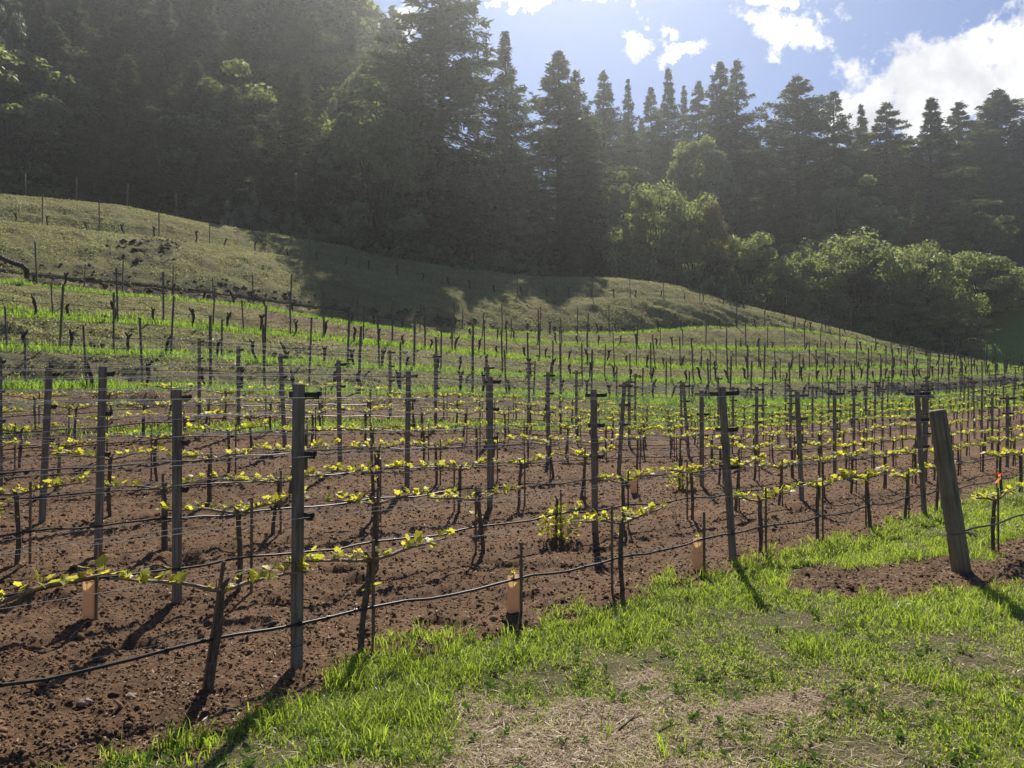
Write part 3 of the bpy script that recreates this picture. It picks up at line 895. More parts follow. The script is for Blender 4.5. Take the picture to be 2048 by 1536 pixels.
for r in range(1, 9):
    rv = [q for q in allv if q[0] == r]
    rv.sort(key=lambda q: q[4])
    seen = [q for q in rv if visible(q[3], -4) and special.get(q[:3], 'v') in ('v', 'bush')]
    ordn = {q[:3]: i + 1 for i, q in enumerate(seen)}
    for q in rv:
        r_, k, j, p, t_ = q
        z = ground(p[0], p[1]); sp = special.get(q[:3])
        rz = ANG + random.gauss(0, 0.04)
        if sp == 'none': continue
        if sp in ('tube',):
            grow_tube((p[0], p[1], z), tube_lab[q[:3]], ANG - 0.7 if r_ == 1 else random.uniform(-.3, .3)); continue
        near = p[1] < 8.6 and r_ <= 3
        if r_ <= 6 and q[:3] in ordn and ordn[q[:3]] <= 20:
            lab = f'young leafing grapevine, {ORD[ordn[q[:3]]]} from the left in the {ROWN[r_]} vine row'
            if sp == 'bush': lab = f'low bushy grapevine sprouting around its stake in the {ROWN[r_]} vine row'
        else:
            lab = 'small leafing grapevine in the rows toward the terraces' if r_ > 6 or q[:3] in ordn else 'leafing grapevine at the frame edge of the lower rows'
        if sp == 'bush':
            o = build_vine(BUSH[(r_ + k) % 2], (p[0], p[1], z), rz, lab, near, bush=True); bsh = True
        else:
            o = build_vine(VAR[(vid * 5 + r_) % len(VAR)], (p[0], p[1], z), rz + (math.pi if vid % 3 == 0 else 0), lab, near)
        o.scale = (1, 1, random.uniform(0.95, 1.06)) if sp != 'bush' else (0.8, 0.8, 0.78); vid += 1
        if q[:3] == (1, -1, 3):
            o.rotation_euler = (Matrix.Rotation(0.15, 4, 'Y') @ Matrix.Rotation(ANG + math.pi, 4, 'Z')).to_euler(); o['label'] = 'leaning gnarled young grapevine tied to its stake, nearest the camera'

# vines of the short row at the right, behind the end post
for i, (tx, ty) in enumerate(((1995, 1112), (2130, 1085), (2230, 1066))):
    p = flat(tx, ty)
    build_vine(VAR[(i * 3 + 2) % 9], (p[0], p[1], -0.02), ANG, 'leaning young grapevine right of the thick end post' if i == 0 else 'leafing grapevine at the frame edge of the lower rows', True)

# wires and drip hoses -------------------------------------------------------------------
def row_curve(r, t0, t1, zf, off=0.0, step=0.6, sag=0.0, jit=0.0):
    pts = []
    ts = np.arange(t0, t1, step)
    for t_ in ts:
        p = rowpt(r, t_) + V_ * off
        fr = ((t_ - tpost(r, 0)) / BAY) % 1.0
        s = -sag * math.sin(math.pi * fr)
        fv = ((t_ - tpost(r, 0)) / VINE) % 1.0
        pts.append((p[0], p[1], ground(p[0], p[1]) + zf + s + jit * math.cos(2 * math.pi * (fv - 0.5)) + (random.gauss(0, jit * 0.35) if jit else 0)))
    return pts


for r in range(1, 9):
    ks = [k for k, p in row_posts[r]]
    t0 = tpost(r, min(ks)) - 3.2; t1 = tpost(r, max(ks)) + 0.3
    if r <= 2: t0 = max(t0, -4.6)
    rn = ROWN[r]
    far = max(r - 2, 0)
    wr = 0.0019 + 0.0003 * far
    for nm, zf, off, lab in (('top', 1.745, 0.16, 'top wire on the far side'), ('top', 1.745, -0.16, 'top wire on the near side'), ('mid', 1.38, 0.12, 'middle wire on the far side'), ('mid', 1.38, -0.12, 'middle wire on the near side'),
                             ('low', 1.0, 0.10, 'third wire up, far side'), ('low', 1.0, -0.10, 'third wire up, near side'), ('cordon', 0.715, 0.0, 'cordon wire the vines are trained on')):
        b = MB(); b.tube(row_curve(r, t0, t1, zf, off, 0.81, random.uniform(0.01, 0.05)), wr, 4, False)
        tag(link('trellis_wire', b.mesh('trellis_wire', M['wire'], True)), f'thin steel {lab} in the {rn} vine row', 'wire', 'steel trellis wires')
    root = thing('drip_hose', f'black drip irrigation hose slung low along the {rn} vine row', 'hose', (0, 0, 0), 0, 'drip hoses along the rows')
    b = MB(); pts = row_curve(r, t0, t1, 0.345, -0.035, 0.2 if r < 4 else 0.4, 0.03, 0.014)
    b.tube(pts, 0.0098 if r < 3 else 0.010, 8 if r < 3 else 5, False); link('hose', b.mesh('hose', M['hose'], True), root)
    b = MB(); b.tube(row_curve(r, t0, t1, 0.372, -0.03, 0.6, 0.004, 0.0), wr, 4, False); link('support_wire', b.mesh('support_wire', M['wire2'], True), root)
    if r <= 2:
        # clips and little emitter loops
        for i in range(3, len(pts) - 3):
            if random.random() < 0.30:
                p = Vector(pts[i]); rr = random.uniform(0.03, 0.075); a0 = random.uniform(-0.6, 0.6)
                ex = Vector((math.cos(ANG + a0), math.sin(ANG + a0), 0))
                lp = [p + ex * rr * math.sin(q) + Vector((0, 0, -rr * (1 - math.cos(q)) * random.uniform(0.85, 1.0))) for q in np.linspace(0, random.choice((3.0, 5.6)), 12)]
                b = MB(); b.tube(lp, 0.0022, 4); link('emitter_loop', b.mesh('emitter_loop', M['hose'], True), root)
            if random.random() < 0.4:
                p = Vector(pts[i]); b = MB(); ex = Vector((U[0], U[1], 0))
                b.tube([p - ex * 0.012, p + ex * 0.012], 0.0135, 8); b.tube([p, p + Vector((0, 0, 0.035))], 0.003, 4); link('clip', b.mesh('clip', M['hose']), root)
# short row: hose and wire running right from the end post
p0 = flat(1925, 1150); sx = U
pts = [(p0[0] + U[0] * q, p0[1] + U[1] * q, 0.42 + 0.01 * math.sin(q * 5) - 0.02 * min(q, 1)) for q in np.arange(0.05, 6, 0.2)]
root = thing('drip_hose', 'black drip hose running right from the thick end post', 'hose', (0, 0, 0), 0, 'drip hoses along the rows')
b = MB(); b.tube(pts, 0.0098, 8); link('hose', b.mesh('hose', M['hose'], True), root)
b = MB(); b.tube([(x, y, 0.72) for x, y, z in pts], 0.0018, 4); tag(link('trellis_wire', b.mesh('trellis_wire', M['wire'])), 'thin steel cordon wire running right from the thick end post', 'wire', 'steel trellis wires')
# diagonal brace wire crossing from the first post down to the left
pA = rowpt(1, tpost(1, 0)); pB = rowpt(1, tpost(1, 0) - 4.7)
b = MB(); b.tube([(pA[0], pA[1], 1.68), ((pA[0] + pB[0]) / 2, (pA[1] + pB[1]) / 2, 1.50), (pB[0], pB[1], 1.30)], 0.0018, 4); tag(link('brace_wire', b.mesh('brace_wire', M['wire'])), 'slanting brace wire tied near the top of the nearest left post', 'wire')

# orange flagging tapes
def tape(loc, label, s=1.0):
    V = []; F = []
    for i in range(7):
        q = i / 6; x = 0.012 * math.sin(q * 5) * s; y = 0.018 * q * s
        V += [(x - 0.014 * s, y, -0.09 * q * s), (x + 0.014 * s, y + 0.006 * math.sin(q * 7) * s, -0.085 * q * s)]
    for i in range(6): F.append((2 * i, 2 * i + 1, 2 * i + 3, 2 * i + 2))
    b = MB(); b.add(V, F); b.tube([(0.03 * s * math.cos(q), 0.03 * s * math.sin(q) + 0.02, 0.004) for q in np.linspace(0, 6.28, 12)], 0.005 * s, 5)
    o = link('flagging_tape', b.mesh('flagging_tape', M['tape'], True), None, loc); tag(o, label, 'tape', 'strips of orange flagging tape')


tape(at(606, 808, 17.6), 'orange flagging tape hanging right behind the nearest tall left post', 1.5)
tape(at(1998, 948, 10.6), 'orange flagging tape on a stake right of the thick end post', 1.4)
tape(at(1276, 944, 12.6), 'orange flagging tape on the stake of the small mid picture tube', 1.2)

# ------------------------------------------------------------------ ground scatter
Yq = PN[..., 1]
inview = ((PN[..., 0] / Yq > -0.75) & (PN[..., 0] / Yq < 0.75)) * 1.0
w = (1 - mv) * inview / np.maximum(Yq, 3.2) ** 2.1 * (Yq < 22)
Q, _, _ = scatter(PN, w, 42000)
sz = 0.0035 + 0.011 * rng.random(len(Q)) ** 2.2 + 0.024 * (rng.random(len(Q)) > 0.96) * rng.random(len(Q)) + 0.0006 * Q[:, 1]
Q[:, 2] += sz * 0.15
Vv, Ff = octa(Q, sz)
tag(link('soil_clods', mesh('soil_clods', Vv, Ff, M['clod'], False, {'tint': np.repeat(rng.random(len(Q)), 6)})), kind='stuff')
# pale chips and straw bits lying on the soil
w = (1 - mv) * inview / np.maximum(Yq, 3.2) ** 1.7 * (Yq < 26) * sstep(fb(XN * 0.7, YN * 0.7, 15, 3), 0.35, 0.65)
Q, _, _ = scatter(PN, w, 9000)
a = rng.random(len(Q)) * 6.28; L = 0.004 + 0.022 * rng.random(len(Q)) ** 3 + 0.0005 * Q[:, 1]
d1 = np.stack([np.cos(a), np.sin(a), rng.normal(size=len(Q)) * 0.25], -1); d2 = np.stack([-np.sin(a), np.cos(a), rng.normal(size=len(Q)) * 0.3], -1)
Q[:, 2] += 0.008
Vv, Ff = cards(Q, d1, d2, L, 0.0025 + 0.003 * rng.random(len(Q)) + 0.0002 * Q[:, 1])
tag(link('straw_litter', mesh('straw_litter', Vv, Ff, M['straw'], False, {'tint': np.repeat(rng.random(len(Q)) * 0.8, 4)})), kind='stuff')

# verge grass: long tufts and short sward
patch = fb(XN * 1.3, YN * 1.3, 25, 4); patch2 = fb(XN * 4.5, YN * 4.5, 26, 3)
dn = mv * (1 - 0.82 * ms) * inview
w = dn * (0.12 + sstep(patch * 0.6 + patch2 * 0.5, 0.34, 0.56)) / np.maximum(Yq, 3.4) ** 1.35 * (Yq < 26)
Q, i_, j_ = scatter(PN, w, 118000)
lush = (1 - 0.75 * mo[i_, j_]) * sstep(patch[i_, j_], 0.3, 0.62)
h = (0.018 + 0.078 * rng.random(len(Q)) ** 1.6 * (0.18 + 1.1 * lush * patch2[i_, j_] * 1.6)) * (0.7 + 0.6 * rng.random(len(Q)))
wd = 0.0028 + 0.0034 * rng.random(len(Q)) + 0.0003 * Q[:, 1]
Vv, Ff = blades(Q, h, wd, 0.3 + 1.3 * rng.random(len(Q)) ** 1.2)
lowf = fb(XN * 0.55, YN * 0.55, 27, 3)[i_, j_]
tn = np.clip(0.12 + 0.42 * rng.random(len(Q)) + 1.0 * (lowf - 0.45) + 0.3 * (patch2[i_, j_] - 0.5) - 0.12 * mo[i_, j_] + 0.22 * sstep(proj(Q)[0], 900, 1700), 0, 0.84)
tn = np.where(rng.random(len(Q)) < 0.05 + 0.26 * mo[i_, j_] * rng.random(len(Q)), 0.97, tn)
tag(link('verge_grass', mesh('verge_grass', Vv, Ff, M['grass'], False, {'tint': np.repeat(tn, 5)})), kind='stuff')
# grass left between the far rows, in front of the terraces
pxn, pyn = proj(PN)
band = np.clip(1 - np.abs(pyn - np.interp(pxn, [0, 300, 600, 1024, 1350, 1640, 2048], [866, 863, 853, 851, 852, 838, 806])) / 15, 0, 1) * sstep(patch, 0.25, 0.5)
Q, i_, j_ = scatter(PN, band * inview / Yq, 22000)
h = 0.05 + 0.10 * rng.random(len(Q))
Vv, Ff = blades(Q, h, 0.008 + 0.010 * rng.random(len(Q)) + 0.0003 * Q[:, 1], 0.3 + 0.8 * rng.random(len(Q)))
tag(link('row_end_grass', mesh('row_end_grass', Vv, Ff, M['strip'], False, {'tint': np.repeat(0.1 + 0.7 * rng.random(len(Q)), 5)})), kind='stuff')
# taller tufts along the soil edge and scattered clumps
edgew = mv * (1 - mv) * 4 * inview
w = (edgew * 1.0 + 0.25 * dn * (patch > 0.55) + 0.02 * mv * ms) / np.maximum(Yq, 3.4) ** 1.2 * (Yq < 24)
C_, i_, j_ = scatter(PN, w, 760)
nbl = 18
Q = np.repeat(C_, nbl, 0); sp = 0.018 + 0.03 * np.repeat(rng.random(len(C_)), nbl)
Q[:, :2] += rng.normal(size=(len(Q), 2)) * sp[:, None]
th = np.repeat(0.05 + 0.13 * rng.random(len(C_)) ** 2.0, nbl)
h = th * (0.55 + 0.6 * rng.random(len(Q)))
Vv, Ff = blades(Q, h, 0.004 + 0.005 * rng.random(len(Q)), 0.2 + 0.7 * rng.random(len(Q)))
tn = np.clip(np.repeat(0.3 + 0.5 * rng.random(len(C_)), nbl) + 0.15 * rng.normal(size=len(Q)), 0, 0.84)
tag(link('grass_tufts', mesh('grass_tufts', Vv, Ff, M['grass'], False, {'tint': np.repeat(tn, 5)})), kind='stuff')
# flat broad leaved weeds through the sward
w = dn * (patch2 > 0.45) / np.maximum(Yq, 3.4) ** 1.5 * (Yq < 16)
C_, i_, j_ = scatter(PN, w, 900)
nl = 7
Q = np.repeat(C_, nl, 0); a = rng.random(len(Q)) * 6.283; rr = 0.008 + 0.022 * rng.random(len(Q))
d1 = np.stack([np.cos(a), np.sin(a), 0.25 + 0.35 * rng.random(len(Q))], -1); d2 = np.stack([-np.sin(a), np.cos(a), 0.2 * rng.normal(size=len(Q))], -1)
Q = Q + d1 * rr[:, None]; Q[:, 2] += 0.012 + 0.02 * rng.random(len(Q))
Vv, Ff = cards(Q, d1, d2, 0.010 + 0.014 * rng.random(len(Q)), 0.006 + 0.008 * rng.random(len(Q)))
tag(link('verge_weeds', mesh('verge_weeds', Vv, Ff, M['weed'], False, {'tint': np.repeat(np.clip(0.1 + 0.5 * rng.random(len(Q)), 0, 0.8), 4)})), kind='stuff')
# matted straw in the worn patches, thinner through the olive sward
w = (ms ** 1.3 + 0.16 * mv * mo + 0.07 * mv * (patch < 0.5) + 0.10 * mbare) * inview / np.maximum(Yq, 3.2) ** 1.4 * (Yq < 16)
Q, _, _ = scatter(PN, w, 26000)
a = rng.random(len(Q)) * 6.28; L = 0.012 + 0.05 * rng.random(len(Q)) ** 2
d1 = np.stack([np.cos(a), np.sin(a), rng.normal(size=len(Q)) * 0.16], -1); d2 = np.stack([-np.sin(a), np.cos(a), rng.normal(size=len(Q)) * 0.3], -1)
Q[:, 2] += 0.006 + 0.012 * rng.random(len(Q))
Vv, Ff = cards(Q, d1, d2, L, 0.0016 + 0.0022 * rng.random(len(Q)))
tag(link('dry_straw', mesh('dry_straw', Vv, Ff, M['straw'], False, {'tint': np.repeat(rng.random(len(Q)) * 0.85, 4)})), kind='stuff')

# stones and twigs that can be picked out
def stone(px, py, s, label, squash=0.5):
    p = flat(px, py); p[2] = ground(p[0], p[1])
    bm = []; n1, n2 = 10, 6; rg = random.Random(int(px)); V = []; F = []
    for i in range(n2 + 1):
        th = math.pi * i / n2
        for k in range(n1):
            ph = 2 * math.pi * k / n1; rr = s * (0.8 + 0.4 * rg.random())
            V.append((rr * math.sin(th) * math.cos(ph), rr * math.sin(th) * math.sin(ph) * 0.8, rr * math.cos(th) * squash))
    for i in range(n2):
        for k in range(n1): F.append((i * n1 + k, (i + 1) * n1 + k, (i + 1) * n1 + (k + 1) % n1, i * n1 + (k + 1) % n1))
    o = link('stone', mesh('stone', V, F, M['stone']), None, (p[0], p[1], p[2] + s * squash * 0.45), (0, 0, rg.random() * 6)); tag(o, label, 'stone')


stone(1326, 1058, 0.085, 'flat tan stone on the soil right of the bushy vine', 0.3)
stone(342, 1386, 0.03, 'small pale stone on the soil left of the nearest vine')
stone(170, 1412, 0.045, 'dark rounded clod of a stone in the lower left soil')
stone(262, 1398, 0.035, 'brown stone in the lower left soil near the drip hose')
stone(220, 1455, 0.04, 'angular brown stone near the bottom left grass edge', 0.6)
stone(820, 1002, 0.05, 'small grey stone between the third and fourth rows')
for (xa, ya, xb, yb, lab) in ((1238, 1468, 1285, 1440, 'bare brown twig lying on the straw, left of the other twig'), (1318, 1472, 1362, 1460, 'short dark twig lying on the straw at the bottom'), (1040, 1180, 1120, 1160, None)):
    if not lab: continue
    a = flat(xa, ya); c = flat(xb, yb)
    b = MB(); b.tube([(a[0], a[1], a[2] + .02), ((a[0] + c[0]) / 2, (a[1] + c[1]) / 2 + .01, .035), (c[0], c[1], c[2] + .03)], [0.006, 0.005, 0.003], 6); mid = (a + c) / 2
    b.tube([(mid[0], mid[1], .03), (mid[0] + .03, mid[1] + .03, .06)], [0.004, 0.002], 5)
    tag(link('twig', b.mesh('twig', M['bark'], True)), lab, 'twig')

# ------------------------------------------------------------------ terraced hill: grass, posts, old vines
gl = np.clip(green, 0, 1)
dist2 = np.maximum(HY, 15)
hv = ((pxh > -200) & (pxh < 2250)) * 1.0
w = np.clip(gl, 0, 1) ** 1.2 * hv * (HY < 78) / dist2 ** 0.9
Q, i_, j_ = scatter(PH, w, 110000)
h = (0.09 + 0.20 * rng.random(len(Q))) * (0.7 + 0.6 * vn(Q[:, 0] * 0.9, Q[:, 1] * 0.9, 3)); wd = 0.012 + 0.012 * rng.random(len(Q)) + 0.0003 * Q[:, 1]
Vv, Ff = blades(Q, h, wd, 0.2 + 0.6 * rng.random(len(Q)))
tn = np.clip(0.15 + 0.7 * rng.random(len(Q)), 0, 1)
tag(link('terrace_grass', mesh('terrace_grass', Vv, Ff, M['strip'], False, {'tint': np.repeat(tn, 5)})), kind='stuff')
w = (1 - np.clip(gl + black, 0, 1)) * (1 - 0.6 * np.clip(soilm + orange, 0, 1)) * hv * (HTa != 'K')[:, None] * sstep(nz2 * 0.6 + nz * 0.5, 0.3, 0.62) / dist2 ** 0.7
Q, i_, j_ = scatter(PH, w, 140000)
h = 0.025 + 0.085 * rng.random(len(Q)) ** 1.4 * (0.5 + 1.0 * nz[i_, j_]); wd = 0.014 + 0.020 * rng.random(len(Q)) + 0.0005 * Q[:, 1]
Vv, Ff = blades(Q, h, wd, 0.5 + 1.6 * rng.random(len(Q)))
tn = np.clip(0.05 + 0.8 * rng.random(len(Q)) * (0.5 + nz[i_, j_]), 0, 0.84); tn = np.where(rng.random(len(Q)) < 0.16, 0.97, tn)
tag(link('mown_grass', mesh('mown_grass', Vv, Ff, M['mown'], False, {'tint': np.repeat(tn, 5)})), kind='stuff')
# rubble in the dark rocky scar
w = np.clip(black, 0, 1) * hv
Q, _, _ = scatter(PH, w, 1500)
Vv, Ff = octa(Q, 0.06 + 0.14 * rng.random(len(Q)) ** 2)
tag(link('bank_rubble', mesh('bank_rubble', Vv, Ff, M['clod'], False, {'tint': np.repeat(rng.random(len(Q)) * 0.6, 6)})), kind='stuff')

# posts and vines along each bench
HP = []
for i, (hh, rr) in enumerate(((1.95, 0.029), (1.7, 0.025), (2.1, 0.032), (1.35, 0.024))):
    b = MB(); b.box((0, 0, hh / 2 - 0.15), (rr * 2, rr * 2, hh + 0.3), 0, 0.006)
    if i in (0, 2):
        b.box((rr + 0.004, 0, hh - 0.12), (0.008, 0.16, 0.02)); b.box((rr + 0.004, 0, hh - 0.6), (0.008, 0.14, 0.02))
    HP.append(b.mesh('terrace_post', M['hillpost']))
OV = []
for s in range(7):
    rg = random.Random(100 + s); b = MB()
    h = rg.uniform(0.5, 0.72); lx = rg.uniform(-0.16, 0.16); ly = rg.uniform(-.06, .06)
    pts = [(lx * q + 0.04 * math.sin(q * 6 + s), ly * q + 0.03 * math.cos(q * 5 + s), -0.1 + q * (h + 0.1)) for q in np.linspace(0, 1, 8)]
    b.tube(pts, [0.056, 0.044, 0.040, 0.041, 0.044, 0.05, 0.062, 0.048], 7)
    tx, ty, tz = pts[-1]
    for a in range(rg.randint(2, 4)):
        q = rg.uniform(0, 6.28); l = rg.uniform(0.07, 0.17)
        b.tube([(tx, ty, tz - 0.03), (tx + math.cos(q) * l * .6, ty + math.sin(q) * l * .4, tz + l * .35), (tx + math.cos(q) * l, ty + math.sin(q) * l * .6, tz + l * .9)], [0.045, 0.036, 0.02], 5)
    OV.append(b.mesh('old_vine', M['oldbark'], True))
bench_name = {'D': 'lowest', 'C': 'second', 'B': 'third', 'A': 'fourth', 'Z': 'short fifth', 'E': 'topmost'}
bench_sp = {'D': (1.5, 1.25), 'C': (1.5, 1.25), 'B': (1.7, 1.4), 'A': (1.9, 1.5), 'Z': (3.0, 1.9), 'E': (3.2, 2.0)}
npost = nvine = 0
for k in 'DCBAZE':
    Xl = avals * LY[k]; Yl = LY[k]; Zl = LZ[k]
    sel = (xs > -60) & (xs < 2110)
    if k == 'Z': sel = (xs > 900) & (xs < 1680)
    if k == 'E': sel = (xs > -60) & (xs < 1700)
    X_, Y_, Z_ = Xl[sel], Yl[sel], Zl[sel]
    S = np.concatenate([[0], np.cumsum(np.hypot(np.diff(X_), np.diff(Y_)))])
    dps, dvs = bench_sp[k]
    tang = lambda s: math.atan2(np.interp(s + .5, S, Y_) - np.interp(s - .5, S, Y_), np.interp(s + .5, S, X_) - np.interp(s - .5, S, X_))
    for s in np.arange(random.uniform(0.3, 1.2), S[-1], dps):
        s = s + random.gauss(0, 0.12)
        p = (np.interp(s, S, X_), np.interp(s, S, Y_), np.interp(s, S, Z_) - 0.02)
        o = link('terrace_post', random.choice(HP[:3] if random.random() < .8 else HP[3:]), None, p, (random.gauss(0, .02), random.gauss(0, .035), tang(s)))
        tag(o, f'thin dark trellis post on the {bench_name[k]} grassy terrace of the hillside', 'post', f'posts on the {bench_name[k]} terrace'); npost += 1
    for s in np.arange(random.uniform(0.3, 1.0), S[-1], dvs):
        s = s + random.gauss(0, 0.1)
        if random.random() < 0.06: continue
        ta = tang(s); oy = random.uniform(-0.1, 0.15)
        p = (np.interp(s, S, X_) - math.sin(ta) * oy, np.interp(s, S, Y_) + math.cos(ta) * oy, np.interp(s, S, Z_) - 0.02)
        if p[1] > 74: continue
        o = link('old_vine', random.choice(OV), None, p, (0, random.gauss(0, .08), ta + random.choice((0, math.pi)) + random.gauss(0, .4)), random.uniform(0.85, 1.15))
        tag(o, f'gnarled leafless old vine trunk on the {bench_name[k]} grassy terrace', 'grapevine', f'old vines on the {bench_name[k]} terrace'); nvine += 1
    for hz, lab in ((0.55, 'low drip line'), (1.15, 'middle wire'), (1.75, 'top wire')):
        b = MB(); ss = np.arange(0, S[-1], 1.1)
        b.tube([(np.interp(s, S, X_), np.interp(s, S, Y_), np.interp(s, S, Z_) + hz + 0.03 * math.sin(s * 2.6)) for s in ss], 0.0045 if hz > 1 else 0.009, 4, False)
        tag(link('terrace_wire', b.mesh('terrace_wire', M['wire2'] if hz > 1 else M['hose'], True)), f'{lab} strung along the posts of the {bench_name[k]} terrace', 'wire', 'wires along the terraces')

# deer fence along the crest
sel = (xs > -80) & (xs < 2110)
X_, Y_, Z_ = (avals * (LY['R'] + 2.0))[sel], (LY['R'] + 2.0)[sel], LZ['R'][sel] + 0.0
S = np.concatenate([[0], np.cumsum(np.hypot(np.diff(X_), np.diff(Y_)))])
root = thing('deer_fence', 'thin wire fence with tall posts running along the crest below the forest', 'fence', (0, 0, 0))
b = MB(); b.tube([(0, 0, -0.3), (0, 0, 2.3)], 0.035, 6); fp = b.mesh('fence_post', M['hillpost'], True)
for s in np.arange(1, S[-1], 3.4):
    link('fence_post', fp, root, (np.interp(s, S, X_), np.interp(s, S, Y_), np.interp(s, S, Z_) - 0.1), (random.gauss(0, .02), random.gauss(0, .03), 0))
for hz in (0.9, 1.5, 2.1):
    b = MB(); b.tube([(np.interp(s, S, X_), np.interp(s, S, Y_), np.interp(s, S, Z_) + hz) for s in np.arange(0.5, S[-1], 2.0)], 0.006, 4, False); link('fence_wire', b.mesh('fence_wire', M['wire2']), root)

# black corrugated drain pipe arching out of the bank at the left
Yp = 34.5
b = MB(); pp = [at(x, y, Yp + i * 0.15) for i, (x, y) in enumerate(((-60, 508), (-25, 510), (0, 514), (15, 521), (30, 527), (44, 531), (52, 538), (55, 547), (53, 556)))]
pts = []
for i in range(len(pp) - 1):
    for q in np.linspace(0, 1, 6)[:-1]: pts.append(pp[i] * (1 - q) + pp[i + 1] * q)
b.tube(pts, [0.11 + 0.010 * (i % 2) for i in range(len(pts))], 10); tag(link('drain_pipe', b.mesh('drain_pipe', M['hose'])), 'black corrugated drain pipe arching from the bank at the left edge', 'pipe')


# ------------------------------------------------------------------ trees
def conifer(seed, H=30.0, R=6.5, base=0.10, sparse=1.0, pw=0.85, full=0.45):
    rg = np.random.default_rng(seed); b = MB()
    b.tube([(0.1 * math.sin(q * 3 + seed) * q, 0.1 * math.cos(q * 2 + seed) * q, -1 + q * (H + 0.6)) for q in np.linspace(0, 1, 9)], [0.5 * (1 - q) + 0.03 for q in np.linspace(0, 1, 9)], 7)
    nb = int(190 * sparse); Ps, D1, D2, S1, S2, T = [], [], [], [], [], []
    lob = rg.random(5) * 6.28
    nw = int(44 * (0.8 + 0.4 * rg.random())); wl = 0.68 + 0.42 * rg.random(nw + 1)
    for i in range(nb):
        f = (i + rg.random()) / nb; wi = int(f * nw)
        f = (wi + 0.5 + rg.normal() * 0.35) / nw; f = base + (0.985 - base) * min(max(f, 0), 1)
        az = i * 2.399 + rg.normal() * 0.5
        L = R * (min(1.0, (1 - f) / full) ** pw) * (1 - 0.18 * max(0, 1 - f - full)) * (0.55 + 0.6 * rg.random()) * wl[wi] * 1.15 * (1 + 0.22 * math.sin(2 * az + lob[0] + f * 6)) + 0.18
        if f < base + 0.12: L *= 0.55 + 0.4 * rg.random()
        el = 0.30 - 0.5 * (1 - f) + rg.normal() * 0.10
        d = np.array([math.cos(az) * math.cos(el), math.sin(az) * math.cos(el), math.sin(el)])
        z0 = f * H; o = np.array([0, 0, z0])
        sagk = 0.10 + 0.10 * rg.random()
        tip = o + d * L + np.array([0, 0, -sagk * L])
        if L > 0.8: b.tube([o, o + d * L * 0.55 + np.array([0, 0, -sagk * L * 0.3]), tip], [0.05 + 0.012 * L, 0.03, 0.01], 3, False)
        n = int(18 + 26 * L)
        s = 0.15 + 0.85 * rg.random(n) ** 0.75
        side = np.array([-math.sin(az), math.cos(az), 0])
        lat = rg.normal(size=n) * (0.20 * L * (1.15 - s) + 0.12)
        P = o + d * (L * s)[:, None] + np.array([0, 0, -1.0]) * (sagk * L * s ** 2)[:, None] + side * lat[:, None]
        P[:, 2] += rg.normal(size=n) * 0.16 - 0.10 * np.abs(lat)
        dd = d * 0.7 + side * (np.sign(lat) * 0.7)[:, None] + rg.normal(size=(n, 3)) * 0.35; dd[:, 2] -= 0.25
        dd /= np.linalg.norm(dd, axis=1, keepdims=True)
        e = np.cross(dd, rg.normal(size=(n, 3)) * 0.45 + np.array([0, 0, 1.0])); e /= np.linalg.norm(e, axis=1, keepdims=True) + 1e-6
        Ps.append(P); D1.append(dd); D2.append(e); S1.append(0.20 + 0.26 * rg.random(n)); S2.append(0.05 + 0.085 * rg.random(n))
        T.append(np.clip(0.25 + 0.5 * rg.random(n) + 0.25 * (s - .5) + rg.normal() * 0.2, 0, 0.85))
    P = np.concatenate(Ps); V, F = cards(P, np.concatenate(D1), np.concatenate(D2), np.concatenate(S1), np.concatenate(S2))
    return b.mesh('trunk', M['treebark'], True), mesh('crown', V, F, M['conifer'], False, {'tint': np.repeat(np.concatenate(T), 4)}), H, len(F)


